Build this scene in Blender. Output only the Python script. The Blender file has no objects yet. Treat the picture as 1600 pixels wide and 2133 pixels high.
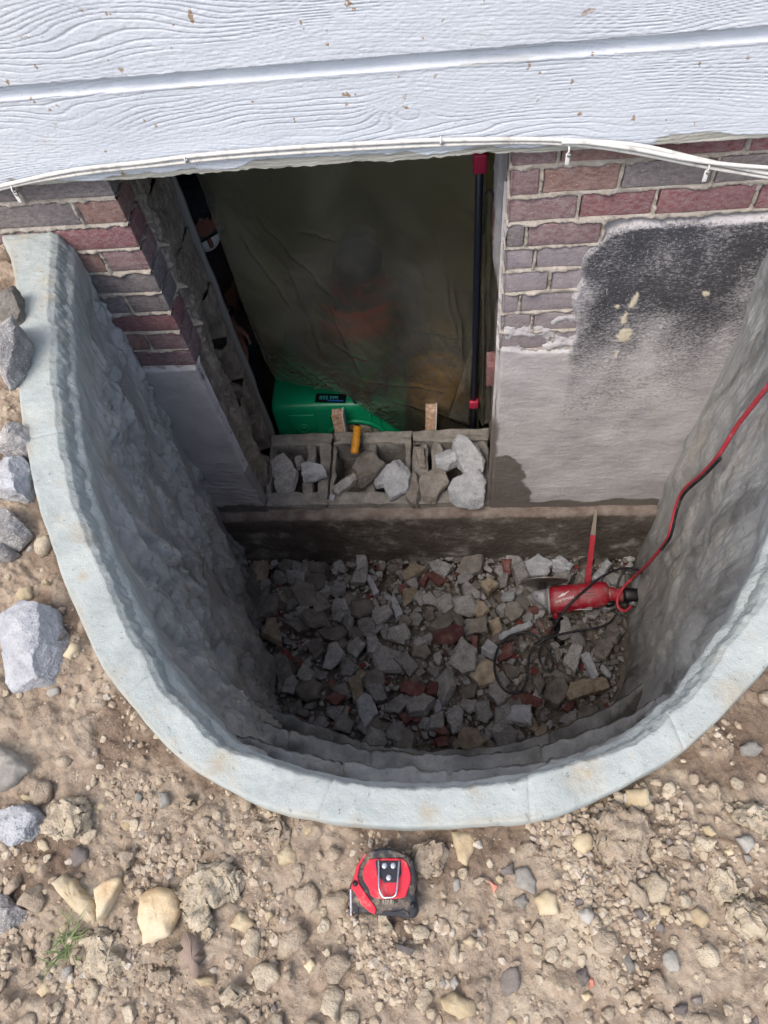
import bpy, bmesh, math, random
import numpy as np
from mathutils import Vector, Matrix

# ------------------------------------------------------------------ camera, sky, sun, exposure
SC = bpy.context.scene
COL = SC.collection
# camera frame solved from the photograph's own vanishing points (metres; wall face at y=0, rim top at z=0)
FPX, PCX, PCY = 1490.0, 800.0, 1066.5
def _n(v): return v / np.linalg.norm(v)
_D = _n(np.array([963 - PCX, 1913 - PCY, FPX]))
_X = -_n(np.array([-14145 - PCX, 1293 - PCY, FPX])); _X = _n(_X - _D * (_X @ _D))
RW = np.array([_X, np.cross(-_D, _X), -_D])
CAM = np.array([0.0, -1.326, 1.02])
cam_d = bpy.data.cameras.new('camera'); cam = bpy.data.objects.new('camera', cam_d); COL.objects.link(cam)
cam_d.sensor_fit = 'VERTICAL'; cam_d.sensor_height = 36.0; cam_d.lens = 36.0 * FPX / 2133.0
cam_d.clip_start = 0.02; cam_d.clip_end = 500
M = Matrix.Identity(4)
for i in range(3):
    M[i][0] = RW[i, 0]; M[i][1] = -RW[i, 1]; M[i][2] = -RW[i, 2]; M[i][3] = CAM[i]
cam.matrix_world = M
SC.camera = cam

SUN_DIR = Vector((-0.31, -0.45, 0.84)).normalized()          # towards the sun
sun_d = bpy.data.lights.new('sun', 'SUN'); sun = bpy.data.objects.new('sun', sun_d); COL.objects.link(sun)
sun_d.energy = 1.05; sun_d.angle = math.radians(32); sun_d.color = (1.0, 0.965, 0.92)
sun.rotation_euler = SUN_DIR.to_track_quat('Z', 'Y').to_euler(); sun.location = (-3, 0, 5)
W = bpy.data.worlds.new('World'); SC.world = W; W.use_nodes = True
wn = W.node_tree.nodes; wl = W.node_tree.links
sky = wn.new('ShaderNodeTexSky'); sky.sky_type = 'NISHITA'; sky.sun_disc = False
sky.sun_elevation = math.asin(SUN_DIR.z); sky.sun_rotation = math.atan2(SUN_DIR.x, SUN_DIR.y)
sky.air_density = 1.0; sky.dust_density = 4.0; sky.ozone_density = 1.0
wn['Background'].inputs['Strength'].default_value = 0.15
wl.new(sky.outputs[0], wn['Background'].inputs['Color'])
SC.view_settings.view_transform = 'Standard'; SC.view_settings.look = 'None'
SC.view_settings.exposure = 0.86; SC.view_settings.gamma = 1.0; SC.view_settings.use_curve_mapping = False
SC.render.engine = 'CYCLES'
SC.cycles.use_denoising = True
try: SC.cycles.denoiser = 'OPENIMAGEDENOISE'
except Exception: pass
SC.cycles.max_bounces = 10; SC.cycles.diffuse_bounces = 5; SC.cycles.transparent_max_bounces = 12
SC.cycles.caustics_refractive = True; SC.cycles.caustics_reflective = False

# ------------------------------------------------------------------ helpers
rnd = random.Random(7); rs = np.random.RandomState(7)
def hit(px, py, axis, val):
    d = RW @ np.array([(px - PCX) / FPX, (py - PCY) / FPX, 1.0])
    return CAM + (val - CAM[axis]) / d[axis] * d
def atz(px, py, z): return hit(px, py, 2, z)
def aty(px, py, y): return hit(px, py, 1, y)
def srgb(r, g, b):
    f = lambda c: (c / 255 / 12.92) if c / 255 <= 0.04045 else ((c / 255 + 0.055) / 1.055) ** 2.4
    return (f(r), f(g), f(b), 1.0)

_perm = np.random.RandomState(3).permutation(256); _perm = np.concatenate([_perm, _perm, _perm])
_g = np.array([[1,1,0],[-1,1,0],[1,-1,0],[-1,-1,0],[1,0,1],[-1,0,1],[1,0,-1],[-1,0,-1],[0,1,1],[0,-1,1],[0,1,-1],[0,-1,-1],[1,1,0],[-1,1,0],[0,-1,1],[0,-1,-1]], float)
def perlin(x, y, z=0.0):
    x, y, z = np.broadcast_arrays(np.asarray(x, float), np.asarray(y, float), np.asarray(z, float))
    xi, yi, zi = np.floor(x).astype(int), np.floor(y).astype(int), np.floor(z).astype(int)
    xf, yf, zf = x - xi, y - yi, z - zi
    u, v, w = [t * t * t * (t * (t * 6 - 15) + 10) for t in (xf, yf, zf)]
    xi &= 255; yi &= 255; zi &= 255
    def gr(a, b, c):
        h = _perm[_perm[_perm[(xi + a) & 255] + ((yi + b) & 255)] + ((zi + c) & 255)] & 15
        G = _g[h]
        return G[..., 0] * (xf - a) + G[..., 1] * (yf - b) + G[..., 2] * (zf - c)
    L = lambda t, a, b: a + t * (b - a)
    return L(w, L(v, L(u, gr(0,0,0), gr(1,0,0)), L(u, gr(0,1,0), gr(1,1,0))), L(v, L(u, gr(0,0,1), gr(1,0,1)), L(u, gr(0,1,1), gr(1,1,1))))
def fbm(x, y, z=0.0, o=4, gain=0.5):
    s = 0; a = 1.0; f = 1.0
    for i in range(o):
        s = s + a * perlin(x * f + 17.3 * i, y * f + 5.1 * i, np.asarray(z) * f + 9.7 * i); a *= gain; f *= 2.03
    return s
def sstep(a, b, x):
    t = np.clip((np.asarray(x, float) - a) / (b - a), 0, 1); return t * t * (3 - 2 * t)

def put(o, parent=None, label=None, cat=None, group=None, kind=None):
    COL.objects.link(o)
    if parent is not None:
        o.parent = parent
    if label: o['label'] = label
    if cat: o['category'] = cat
    if group: o['group'] = group
    if kind: o['kind'] = kind
    return o
def wp(o, parent):                              # a child whose mesh is in world coordinates
    o.parent = parent; o.matrix_parent_inverse = Matrix.Translation(-Vector(parent.location)); return o
def empty(name, loc=(0, 0, 0), **k):
    e = bpy.data.objects.new(name, None); e.location = loc; e.empty_display_size = 0.05; return put(e, **k)
def mesh(name, V, F, mat, smooth=False):
    me = bpy.data.meshes.new(name); me.from_pydata([tuple(v) for v in V], [], [tuple(f) for f in F])
    me.materials.append(mat)
    me.polygons.foreach_set('use_smooth', [smooth] * len(me.polygons)); me.update(); return me
def obj(name, me, parent=None, world=True, **k):
    o = bpy.data.objects.new(name, me); put(o, **k)
    if parent is not None:
        if world: wp(o, parent)
        else: o.parent = parent
    return o
def centred(name, V, F, mat, smooth=False, **k):  # a mesh thing with its origin at its middle
    V = np.asarray(V, float); c = (V.min(0) + V.max(0)) / 2
    o = obj(name, mesh(name, V - c, F, mat, smooth), **k); o.location = c; return o
def grid(name, P, mat, smooth=True, attrs=None, closed=False, flip=False):
    nu, nv = P.shape[:2]
    idx = np.arange(nu * nv).reshape(nu, nv)
    if closed: idx = np.vstack([idx, idx[:1]])
    q = np.stack([idx[:-1, :-1], idx[1:, :-1], idx[1:, 1:], idx[:-1, 1:]], -1).reshape(-1, 4)
    if flip: q = q[:, ::-1]
    me = bpy.data.meshes.new(name)
    me.vertices.add(nu * nv); me.vertices.foreach_set('co', P.reshape(-1).astype(np.float32))
    me.loops.add(q.size); me.loops.foreach_set('vertex_index', q.reshape(-1).astype(np.int32))
    me.polygons.add(len(q)); me.polygons.foreach_set('loop_start', np.arange(0, q.size, 4, dtype=np.int32))
    me.polygons.foreach_set('use_smooth', np.full(len(q), smooth))
    me.materials.append(mat); me.update(calc_edges=True); me.validate()
    for k, a in (attrs or {}).items():
        at = me.attributes.new(k, 'FLOAT', 'POINT'); at.data.foreach_set('value', np.asarray(a, np.float32).reshape(-1))
    return me
BOXF = [(0,1,2,3),(7,6,5,4),(0,4,5,1),(1,5,6,2),(2,6,7,3),(3,7,4,0)]
def boxv(x0, x1, y0, y1, z0, z1):
    return [(x0,y0,z0),(x0,y1,z0),(x1,y1,z0),(x1,y0,z0),(x0,y0,z1),(x0,y1,z1),(x1,y1,z1),(x1,y0,z1)]
class MB:
    def __init__(s): s.V = []; s.F = []
    def add(s, V, F):
        n = len(s.V); s.V += [tuple(map(float, v)) for v in V]; s.F += [tuple(i + n for i in f) for f in F]; return s
    def box(s, *a): return s.add(boxv(*a), BOXF)
    def me(s, name, mat, smooth=False, bevel=0, sub=0, rough=0, seed=0):
        m = mesh(name, s.V, s.F, mat, smooth)
        if bevel or sub or rough:
            bm = bmesh.new(); bm.from_mesh(m)
            if bevel: bmesh.ops.bevel(bm, geom=bm.edges[:] , offset=bevel, segments=2, affect='EDGES', profile=0.6)
            if sub:
                bmesh.ops.triangulate(bm, faces=[f for f in bm.faces if len(f.verts) > 4])
                bmesh.ops.subdivide_edges(bm, edges=bm.edges[:], cuts=sub, use_grid_fill=True)
            if rough:
                bm.normal_update()
                co = np.array([v.co[:] for v in bm.verts]); no = np.array([v.normal[:] for v in bm.verts])
                d = fbm(co[:,0]*45+seed, co[:,1]*45, co[:,2]*45, 3) * rough
                for v, q in zip(bm.verts, co + no * d[:, None]): v.co = q
            bm.to_mesh(m); bm.free(); m.polygons.foreach_set('use_smooth', [smooth] * len(m.polygons)); m.update()
        return m
def catmull(P, n=10):
    P = np.asarray(P, float); Q = np.vstack([2*P[0]-P[1], P, 2*P[-1]-P[-2]]); out = []
    for i in range(1, len(Q) - 2):
        for t in np.linspace(0, 1, n, endpoint=False):
            a, b, c, d = Q[i-1], Q[i], Q[i+1], Q[i+2]
            out.append(0.5*((2*b)+(-a+c)*t+(2*a-5*b+4*c-d)*t*t+(-a+3*b-3*c+d)*t**3))
    out.append(P[-1]); return np.array(out)
def tubeVF(P, r, n=8, cap=True):
    P = np.asarray(P, float); m = len(P); r = np.broadcast_to(np.asarray(r, float), (m,))
    T = np.gradient(P, axis=0); T /= np.linalg.norm(T, axis=1)[:, None] + 1e-12
    up = np.array([0, 0, 1.0]) if abs(T[0][2]) < 0.9 else np.array([1.0, 0, 0])
    V = []; a = np.cross(T[0], up); a /= np.linalg.norm(a)
    for i in range(m):
        a = a - T[i] * (a @ T[i]); a /= np.linalg.norm(a) + 1e-12; b = np.cross(T[i], a)
        for k in range(n):
            t = 2*math.pi*k/n; V.append(P[i] + r[i]*(a*math.cos(t) + b*math.sin(t)))
    F = [(i*n+k, i*n+(k+1) % n, (i+1)*n+(k+1) % n, (i+1)*n+k) for i in range(m-1) for k in range(n)]
    if cap: F += [tuple(range(n))[::-1], tuple((m-1)*n + k for k in range(n))]
    return V, F
def tube(name, P, r, mat, n=8):
    V, F = tubeVF(P, r, n); return mesh(name, V, F, mat, True)
def lathe(name, prof, mat, n=24, smooth=True):   # prof: (radius, height) about local z
    V = []; F = []
    for (r, h) in prof:
        for k in range(n): V.append((r*math.cos(2*math.pi*k/n), r*math.sin(2*math.pi*k/n), h))
    for i in range(len(prof)-1):
        for k in range(n): F.append((i*n+k, i*n+(k+1) % n, (i+1)*n+(k+1) % n, (i+1)*n+k))
    F += [tuple(range(n))[::-1], tuple((len(prof)-1)*n+k for k in range(n))]
    return mesh(name, V, F, mat, smooth)
def frame(o, x, y, z, loc):
    m = Matrix.Identity(4)
    for i in range(3): m[i][0] = x[i]; m[i][1] = y[i]; m[i][2] = z[i]; m[i][3] = loc[i]
    return m
def text_mesh(name, s, size, mat, extrude=0.0004, shear=0.0):
    c = bpy.data.curves.new(name, 'FONT'); c.body = s; c.size = size; c.extrude = extrude; c.shear = shear
    c.align_x = 'CENTER'; c.align_y = 'CENTER'; c.resolution_u = 3
    o = bpy.data.objects.new(name, c); COL.objects.link(o)
    dg = bpy.context.evaluated_depsgraph_get(); dg.update()
    me = bpy.data.meshes.new_from_object(o.evaluated_get(dg)); bpy.data.objects.remove(o); bpy.data.curves.remove(c)
    me.name = name; me.materials.clear(); me.materials.append(mat); return me

# ------------------------------------------------------------------ materials
class N:
    def __init__(s, name):
        s.m = bpy.data.materials.new(name); s.m.use_nodes = True; s.t = s.m.node_tree
        s.b = s.t.nodes['Principled BSDF']; s.out = s.t.nodes['Material Output']; s._co = None
    def new(s, k, **kw):
        n = s.t.nodes.new(k)
        for a, v in kw.items(): setattr(n, a, v)
        return n
    def link(s, a, b): s.t.links.new(a, b)
    def co(s, kind='pos'):
        if kind == 'pos': return s.new('ShaderNodeNewGeometry').outputs['Position']
        if kind == 'each':                      # world position, shifted by a random amount for each object
            a = s.new('ShaderNodeVectorMath', operation='ADD'); s.link(s.new('ShaderNodeNewGeometry').outputs['Position'], a.inputs[0])
            s.link(s.math('MULTIPLY', s.rand(), 23.0), a.inputs[1]); return a.outputs[0]
        return s.new('ShaderNodeTexCoord').outputs['Object']
    def map(s, co, scale=(1, 1, 1), rot=(0, 0, 0)):
        n = s.new('ShaderNodeMapping'); n.inputs['Scale'].default_value = scale; n.inputs['Rotation'].default_value = rot
        s.link(co, n.inputs['Vector']); return n.outputs[0]
    def noise(s, co, sc, det=5, rough=0.6, dist=0.0):
        n = s.new('ShaderNodeTexNoise'); n.inputs['Scale'].default_value = sc; n.inputs['Detail'].default_value = det
        n.inputs['Roughness'].default_value = rough; n.inputs['Distortion'].default_value = dist
        s.link(co, n.inputs['Vector']); return n.outputs['Fac']
    def voro(s, co, sc, feat='F1'):
        n = s.new('ShaderNodeTexVoronoi', feature=feat); n.inputs['Scale'].default_value = sc; s.link(co, n.inputs['Vector']); return n.outputs['Distance']
    def ramp(s, fac, stops):
        n = s.new('ShaderNodeValToRGB'); e = n.color_ramp.elements
        while len(e) < len(stops): e.new(0.5)
        for q, (p, c) in zip(e, stops):
            q.position = p; q.color = c if isinstance(c, tuple) else (c, c, c, 1)
        s.link(fac, n.inputs[0]); return n.outputs[0]
    def mix(s, fac, a, b, mode='MIX'):
        n = s.new('ShaderNodeMix', data_type='RGBA', blend_type=mode)
        for v, i in ((fac, 0), (a, 6), (b, 7)):
            if isinstance(v, (int, float)): n.inputs[i].default_value = v
            elif isinstance(v, tuple): n.inputs[i].default_value = v
            else: s.link(v, n.inputs[i])
        return n.outputs[2]
    def math(s, op, a, b=None, c=None):
        n = s.new('ShaderNodeMath', operation=op)
        for i, v in enumerate((a, b, c)):
            if v is None: continue
            if isinstance(v, (int, float)): n.inputs[i].default_value = v
            else: s.link(v, n.inputs[i])
        return n.outputs[0]
    def attr(s, name): return s.new('ShaderNodeAttribute', attribute_name=name).outputs['Fac']
    def rand(s): return s.new('ShaderNodeObjectInfo').outputs['Random']
    def bump(s, h, dist, strength=1.0, prev=None):
        n = s.new('ShaderNodeBump'); n.inputs['Distance'].default_value = dist; n.inputs['Strength'].default_value = strength
        s.link(h, n.inputs['Height'])
        if prev is not None: s.link(prev, n.inputs['Normal'])
        return n.outputs[0]
    def done(s, col, rough=0.9, normal=None, metal=0.0, spec=0.3, coat=0.0):
        if isinstance(col, tuple): s.b.inputs['Base Color'].default_value = col
        else: s.link(col, s.b.inputs['Base Color'])
        if isinstance(rough, (int, float)): s.b.inputs['Roughness'].default_value = rough
        else: s.link(rough, s.b.inputs['Roughness'])
        s.b.inputs['Metallic'].default_value = metal; s.b.inputs['Specular IOR Level'].default_value = spec
        if coat: s.b.inputs['Coat Weight'].default_value = coat
        if normal is not None: s.link(normal, s.b.inputs['Normal'])
        return s.m
def stone_mat(name, cols, sc=40, kind='obj', bump=0.002, speck=None, varia=0.35, rough=0.92, fine=260):
    """rough mineral: 3 tones by noise, per-object brightness, fine relief"""
    n = N(name); co = n.co('each' if kind == 'obj' else kind)
    f = n.noise(co, sc, 6, 0.65)
    c = n.ramp(f, [(0.3, cols[0]), (0.5, cols[1]), (0.7, cols[2])])
    if speck:
        v = n.noise(co, fine * 1.3, 2, 0.5)
        c = n.mix(n.ramp(v, [(0.60, 0.0), (0.66, 1.0)]), c, speck)
    if varia and kind == 'obj':
        r = n.rand(); c = n.mix(1.0, c, n.ramp(r, [(0, 1 - varia), (1, 1.0)]), 'MULTIPLY')
    h = n.noise(co, fine, 4, 0.7); h2 = n.noise(co, fine / 5, 4, 0.6)
    b = n.bump(h2, bump * 2.2, 0.8); b = n.bump(h, bump, 0.9, b)
    return n.done(c, rough, b, spec=0.2)
def plain(name, col, rough=0.5, metal=0.0, sc=90, var=0.18, bump=0.0004, spec=0.4, dust=None, dustamt=0.55):
    n = N(name); co = n.co('obj'); f = n.noise(co, sc, 5, 0.6)
    lo = tuple(c * (1 - var) for c in col[:3]) + (1,)
    c = n.mix(f, lo, col)
    if dust is not None:
        d = n.noise(co, sc * 0.35, 6, 0.7); c = n.mix(n.ramp(d, [(dustamt - 0.06, 0.0), (dustamt + 0.18, 0.85)]), c, dust)
    b = n.bump(n.noise(co, sc * 4, 3, 0.6), bump, 0.6)
    return n.done(c, rough, b, metal=metal, spec=spec)

# tones
RED, DARK, BROWN, MAUVE = srgb(142, 92, 93), srgb(98, 94, 98), srgb(142, 108, 96), srgb(134, 112, 113)
def brick_mat(name, c, c2, veil=0.62):
    n = N(name); co = n.co('pos')
    f = n.noise(co, 28, 6, 0.7); col = n.mix(n.ramp(f, [(0.35, 0.0), (0.62, 1.0)]), c, c2)
    g = n.noise(n.map(co, (1, 1, 2.2)), 60, 7, 0.75)                       # pale mortar smear on the faces
    col = n.mix(n.ramp(g, [(0.38, 0.0), (0.68, veil)]), col, srgb(168, 158, 156))
    sp = n.noise(co, 420, 2, 0.5); col = n.mix(n.ramp(sp, [(0.66, 0.0), (0.72, 0.7)]), col, srgb(200, 195, 190))
    r = n.rand(); col = n.mix(1.0, col, n.ramp(r, [(0, 0.82), (1, 1.0)]), 'MULTIPLY')
    b = n.bump(n.noise(co, 90, 5, 0.7), 0.004, 0.7); b = n.bump(n.noise(co, 380, 3, 0.6), 0.0015, 0.8, b)
    return n.done(col, 0.9, b, spec=0.2)
M_BRICK = {'red': brick_mat('brick_red', RED, srgb(126, 74, 78)), 'dark': brick_mat('brick_dark', DARK, srgb(112, 106, 104)),
           'brown': brick_mat('brick_brown', BROWN, srgb(120, 84, 74)), 'mauve': brick_mat('brick_mauve', MAUVE, srgb(118, 84, 86)),
           'washed': brick_mat('brick_washed', srgb(158, 146, 148), srgb(132, 126, 134), 0.95)}
M_MORTAR = stone_mat('mortar', (srgb(134, 127, 117), srgb(160, 152, 142), srgb(176, 169, 159)), 30, 'pos', 0.002)

def soil_material():
    n = N('dry_clay_soil'); co = n.co('pos')
    f = n.noise(co, 9, 7, 0.68); f2 = n.noise(co, 55, 6, 0.7)
    c = n.ramp(f, [(0.30, srgb(146, 130, 113)), (0.5, srgb(170, 155, 137)), (0.7, srgb(186, 174, 155))])
    c = n.mix(n.ramp(f2, [(0.35, 0.55), (0.6, 0.0)]), c, srgb(122, 105, 90))
    c = n.mix(n.math('MULTIPLY', n.attr('damp'), 0.75), c, srgb(110, 93, 79))
    sp = n.voro(co, 190); c = n.mix(n.ramp(sp, [(0.10, 0.35), (0.2, 0.0)]), c, srgb(200, 187, 168))
    h = n.noise(co, 210, 5, 0.75); h2 = n.voro(co, 130)
    b = n.bump(h2, 0.003, 0.7); b = n.bump(h, 0.003, 1.0, b)
    return n.done(c, 0.95, b, spec=0.1)
M_SOIL = soil_material()

def well_material(name, cols, streak, aniso=1.0, dirt_shade=srgb(96, 86, 74), bd=.0022):
    n = N(name); co = n.co('pos')
    f = n.noise(n.map(co, (5, 5, 1.3)), 2.2, 7, 0.66, 0.6)
    c = n.ramp(f, [(0.28, cols[0]), (0.5, cols[1]), (0.72, cols[2])])
    t = n.noise(n.map(co, (9, 9, 1.1)), 2.0, 5, 0.6); c = n.mix(n.ramp(t, [(0.56, 0.0), (0.72, streak)]), c, srgb(176, 164, 142))
    g = n.noise(co, 34, 6, 0.7); c = n.mix(n.ramp(g, [(0.58, 0.0), (0.72, 0.35)]), c, cols[0])
    c = n.mix(n.math('MULTIPLY', n.attr('pale'), .8), c, srgb(166, 173, 171)); st = n.attr('stain_shade'); c = n.mix(st, c, dirt_shade)  # real stains on rim and wall, plus the painted shade of the steps
    sp = n.noise(co, 300, 2, 0.5); c = n.mix(n.ramp(sp, [(0.68, 0.0), (0.73, 0.4)]), c, srgb(214, 214, 208))
    an = n.map(co, (1, 1, aniso)); b = n.bump(n.noise(an, 42 if bd > .003 else 60, 6, 0.68), bd, 0.8); b = n.bump(n.noise(an, 260, 4, 0.7), 0.0016, 0.9, b)
    pr = n.ramp(n.noise(co, 95, 3, .5), [(.66, 0.0), (.72, 1.0)]); c = n.mix(n.math('MULTIPLY', pr, .45), c, cols[0]); b = n.bump(pr, -.0015, .8, b)
    return n.done(c, 0.88, b, spec=0.25)
M_RIM = well_material('well_rim_concrete', (srgb(144, 151, 149), srgb(160, 167, 165), srgb(173, 178, 174)), 0.4, 1.0, srgb(158, 142, 114))
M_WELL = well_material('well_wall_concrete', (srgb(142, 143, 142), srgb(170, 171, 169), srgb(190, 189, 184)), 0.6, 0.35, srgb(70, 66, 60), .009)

def parge_material():
    n = N('parge_coat'); co = n.co('pos')
    f = n.noise(co, 7, 6, 0.65)
    c = n.ramp(f, [(0.3, srgb(162, 160, 163)), (0.5, srgb(180, 177, 178)), (0.7, srgb(190, 188, 187))])
    y = n.noise(co, 26, 6, 0.7); c = n.mix(n.ramp(y, [(0.55, 0.0), (0.75, 0.3)]), c, srgb(156, 152, 144))
    brk = n.math('ADD', n.attr('tar'), n.math('MULTIPLY', n.math('SUBTRACT', n.noise(n.map(co, (1, 1, 2.0)), 120, 6, 0.78), 0.5), 2.1))
    c = n.mix(n.ramp(brk, [(0.22, 0.0), (0.80, 0.94)]), c, srgb(44, 45, 50))
    sc = n.noise(n.map(co, (1, 1, 0.45), (0, 0.6, 0)), 170, 5, 0.75)
    c = n.mix(n.math('MULTIPLY', n.attr('tar'), n.ramp(sc, [(0.60, 0.0), (0.68, 0.75)])), c, srgb(196, 194, 192))
    c = n.mix(n.attr('splat'), c, srgb(206, 196, 172))
    c = n.mix(n.attr('damp'), c, srgb(92, 84, 78))
    brush = n.noise(n.map(co, (22, 22, 330), (0, 0.22, 0)), 1.3, 5, 0.65, 0.4)
    b = n.bump(brush, 0.0006, 0.5); b = n.bump(n.noise(co, 300, 4, 0.7), 0.0015, 0.8, b)
    return n.done(c, 0.88, b, spec=0.25)
M_PARGE = parge_material()

def siding_material():
    n = N('white_siding_paint'); co = n.co('pos')
    f = n.noise(n.map(co, (1, 1, 3)), 4, 5, 0.6); c = n.ramp(f, [(0.3, srgb(184, 191, 200)), (0.7, srgb(197, 203, 210))])
    h = n.attr('groove'); c = n.mix(n.math('MULTIPLY', h, 0.5), c, srgb(168, 170, 174))
    d = n.noise(co, 46, 3, 0.5); d2 = n.noise(co, 9, 3, 0.5)
    chip = n.math('MULTIPLY', n.ramp(d, [(0.695, 0.0), (0.71, 1.0)]), n.ramp(d2, [(0.42, 0.0), (0.5, 1.0)]))
    c = n.mix(chip, c, srgb(148, 128, 108))
    gr = n.noise(co, 16, 6, 0.7); c = n.mix(n.ramp(gr, [(0.62, 0.0), (0.78, 0.35)]), c, srgb(178, 170, 158))
    c = n.mix(n.attr('bare'), c, n.ramp(n.noise(n.map(co, (3, 3, 60)), 3, 5, 0.6), [(0.3, srgb(126, 124, 112)), (0.7, srgb(180, 178, 166))]))
    b = n.bump(n.noise(co, 180, 4, 0.65), 0.0012, 0.8)
    return n.done(c, 0.62, b, spec=0.35)
M_SIDING = siding_material()
CONC = (srgb(124, 121, 118), srgb(154, 151, 148), srgb(176, 173, 170))
M_CONC = stone_mat('broken_concrete', CONC, 26, 'obj', 0.0022, speck=srgb(205, 205, 205))
M_CONC_L = stone_mat('fresh_cut_concrete', (srgb(150, 152, 156), srgb(172, 174, 178), srgb(190, 191, 194)), 30, 'obj', 0.0028, speck=srgb(150, 151, 154), varia=0.12)
M_CONC_D = stone_mat('dirty_concrete', (srgb(106, 100, 94), srgb(130, 124, 117), srgb(150, 144, 136)), 24, 'obj', 0.002)
M_CONC_T = stone_mat('tan_mortar_lump', (srgb(134, 120, 102), srgb(164, 150, 130), srgb(184, 172, 152)), 30, 'obj', 0.0025)
M_REDC = stone_mat('broken_red_brick', (srgb(104, 74, 70), srgb(122, 80, 76), srgb(136, 112, 107)), 28, 'obj', 0.0018, varia=0.3)
M_BLOCK = stone_mat('old_block', (srgb(98, 91, 81), srgb(125, 117, 106), srgb(154, 144, 131)), 11, 'pos', 0.0026, speck=srgb(160, 152, 140))
M_FOOT = stone_mat('damp_footing', (srgb(72, 66, 61), srgb(88, 81, 75), srgb(140, 134, 126)), 8, 'pos', 0.003)
M_PIT = stone_mat('pit_dirt', (srgb(92, 84, 75), srgb(116, 107, 97), srgb(138, 129, 117)), 22, 'pos', 0.003)

# ------------------------------------------------------------------ ground, pit floor, basement
OUT = [(-1.03,-.003),(-.958,-.13),(-.885,-.35),(-.806,-.564),(-.688,-.797),(-.577,-.966),(-.513,-1.042),(-.414,-1.131),(-.3,-1.192),(-.198,-1.218),(-.082,-1.226),(.025,-1.22),(.118,-1.206),(.214,-1.169),(.316,-1.106),(.429,-1.006),(.53,-.87),(.63,-.68),(.72,-.40),(.785,-.15),(.82,-.003)]
INN = [(-.900,-.003),(-.816,-.324),(-.687,-.672),(-.531,-.927),(-.447,-1.034),(-.369,-1.103),(-.308,-1.135),(-.169,-1.168),(-.038,-1.172),(.09,-1.157),(.221,-1.114),(.327,-1.041),(.401,-.957),(.455,-.89),(.56,-.70),(.66,-.37),(.725,-.003)]
def curve(P, n):
    Q = catmull(P, 24)
    for _ in range(6): Q[1:-1] = 0.25*Q[:-2] + 0.5*Q[1:-1] + 0.25*Q[2:]
    s = np.concatenate([[0], np.cumsum(np.linalg.norm(np.diff(Q, axis=0), axis=1))]); t = np.linspace(0, s[-1], n)
    R = np.stack([np.interp(t, s, Q[:, 0]), np.interp(t, s, Q[:, 1])], 1)
    T = np.gradient(R, axis=0); T /= np.linalg.norm(T, axis=1)[:, None]
    return R, np.stack([-T[:, 1], T[:, 0]], 1)        # points, inward normals (towards the pit)

def build_ground():
    nu = 950; R, nn = curve(OUT, nu); nrm = -nn
    u = np.linspace(0, 1, nu)
    w = np.clip(1 - u / 0.10, 0, 1)[:, None]; nrm = nrm*(1-w) + np.array([-1.0, 0])*w
    w = np.clip((u - 0.90) / 0.10, 0, 1)[:, None]; nrm = nrm*(1-w) + np.array([1.0, 0])*w
    nrm /= np.linalg.norm(nrm, axis=1)[:, None]
    r = np.concatenate([np.arange(-0.02, 0.44, 0.0033), 0.44 + np.cumsum(0.006 * 1.35 ** np.arange(28))])
    X = R[:, None, 0] + nrm[:, None, 0] * r[None]; Y = R[:, None, 1] + nrm[:, None, 1] * r[None]
    det = 1 - sstep(0.44, 0.9, r)[None]
    z = -0.036 + 0.014*fbm(X*5, Y*5, 0, 3) + det*(0.0125*(np.abs(fbm(X*20, Y*20, 2, 4)) - 0.22) + 0.0045*fbm(X*75, Y*75, 5, 3) + 0.002*fbm(X*220, Y*220, 1, 2))
    lump = sstep(0.12, 0.35, perlin(X*17+3, Y*17, 7.7)) ; z = z + 0.010*lump*det*(1 + .5*fbm(X*60, Y*60, 3, 3))
    z = z - 0.016*sstep(0.08, 0.30, X)*sstep(-1.0, -1.15, Y)*np.exp(-r/0.06)[None]
    damp = sstep(0.05, 0.45, fbm(X*6+9, Y*6, 3, 4) + 0.5*np.exp(-np.maximum(r, 0)/0.05)[None] + 0.35*sstep(0.25, 0.5, X) - 0.12 - 0.5*lump)
    me = grid('ground', np.stack([X, Y, z], -1), M_SOIL, True, {'damp': damp}, flip=True)
    return obj('ground', me, kind='structure')
build_ground()

def build_pit_floor():
    x = np.linspace(-1.0, .85, 160); y = np.linspace(-1.15, 0.0, 100); X, Y = np.meshgrid(x, y, indexing='ij')
    Z = -1.675 + 0.03*fbm(X*4, Y*4, 0, 3) + 0.018*fbm(X*18, Y*18, 3, 4) - 0.03*sstep(-.25, 0, Y)
    me = grid('pit_floor', np.stack([X, Y, Z], -1), M_PIT, True); obj('pit_floor', me, kind='structure')
build_pit_floor()

M_ROOM = stone_mat('basement_plaster', (srgb(176, 168, 118), srgb(190, 182, 130), srgb(200, 192, 142)), 3, 'pos', 0.001)
M_SLAB = stone_mat('basement_slab', (srgb(96, 94, 88), srgb(116, 113, 106), srgb(130, 127, 120)), 4, 'pos', 0.001)
def room(name, *b, mat=M_ROOM): obj(name, MB().box(*b).me(name, mat), kind='structure')
room('basement_floor', -1.7, 1.0, 0.30, 1.75, -2.05, -1.90, mat=M_SLAB)
room('basement_bounce_wall', -1.7, 1.0, 1.75, 1.9, -2.05, 0.4)  # back wall moved close and lightened to bounce more daylight inside
room('basement_wall_left', -1.85, -1.7, 0.30, 1.9, -2.05, 0.4)
room('basement_wall_right', 1.0, 1.15, 0.30, 1.9, -2.05, 0.4)
room('basement_ceiling', -3.15, 2.75, -0.005, 3.55, 0.4, 0.55)

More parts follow.
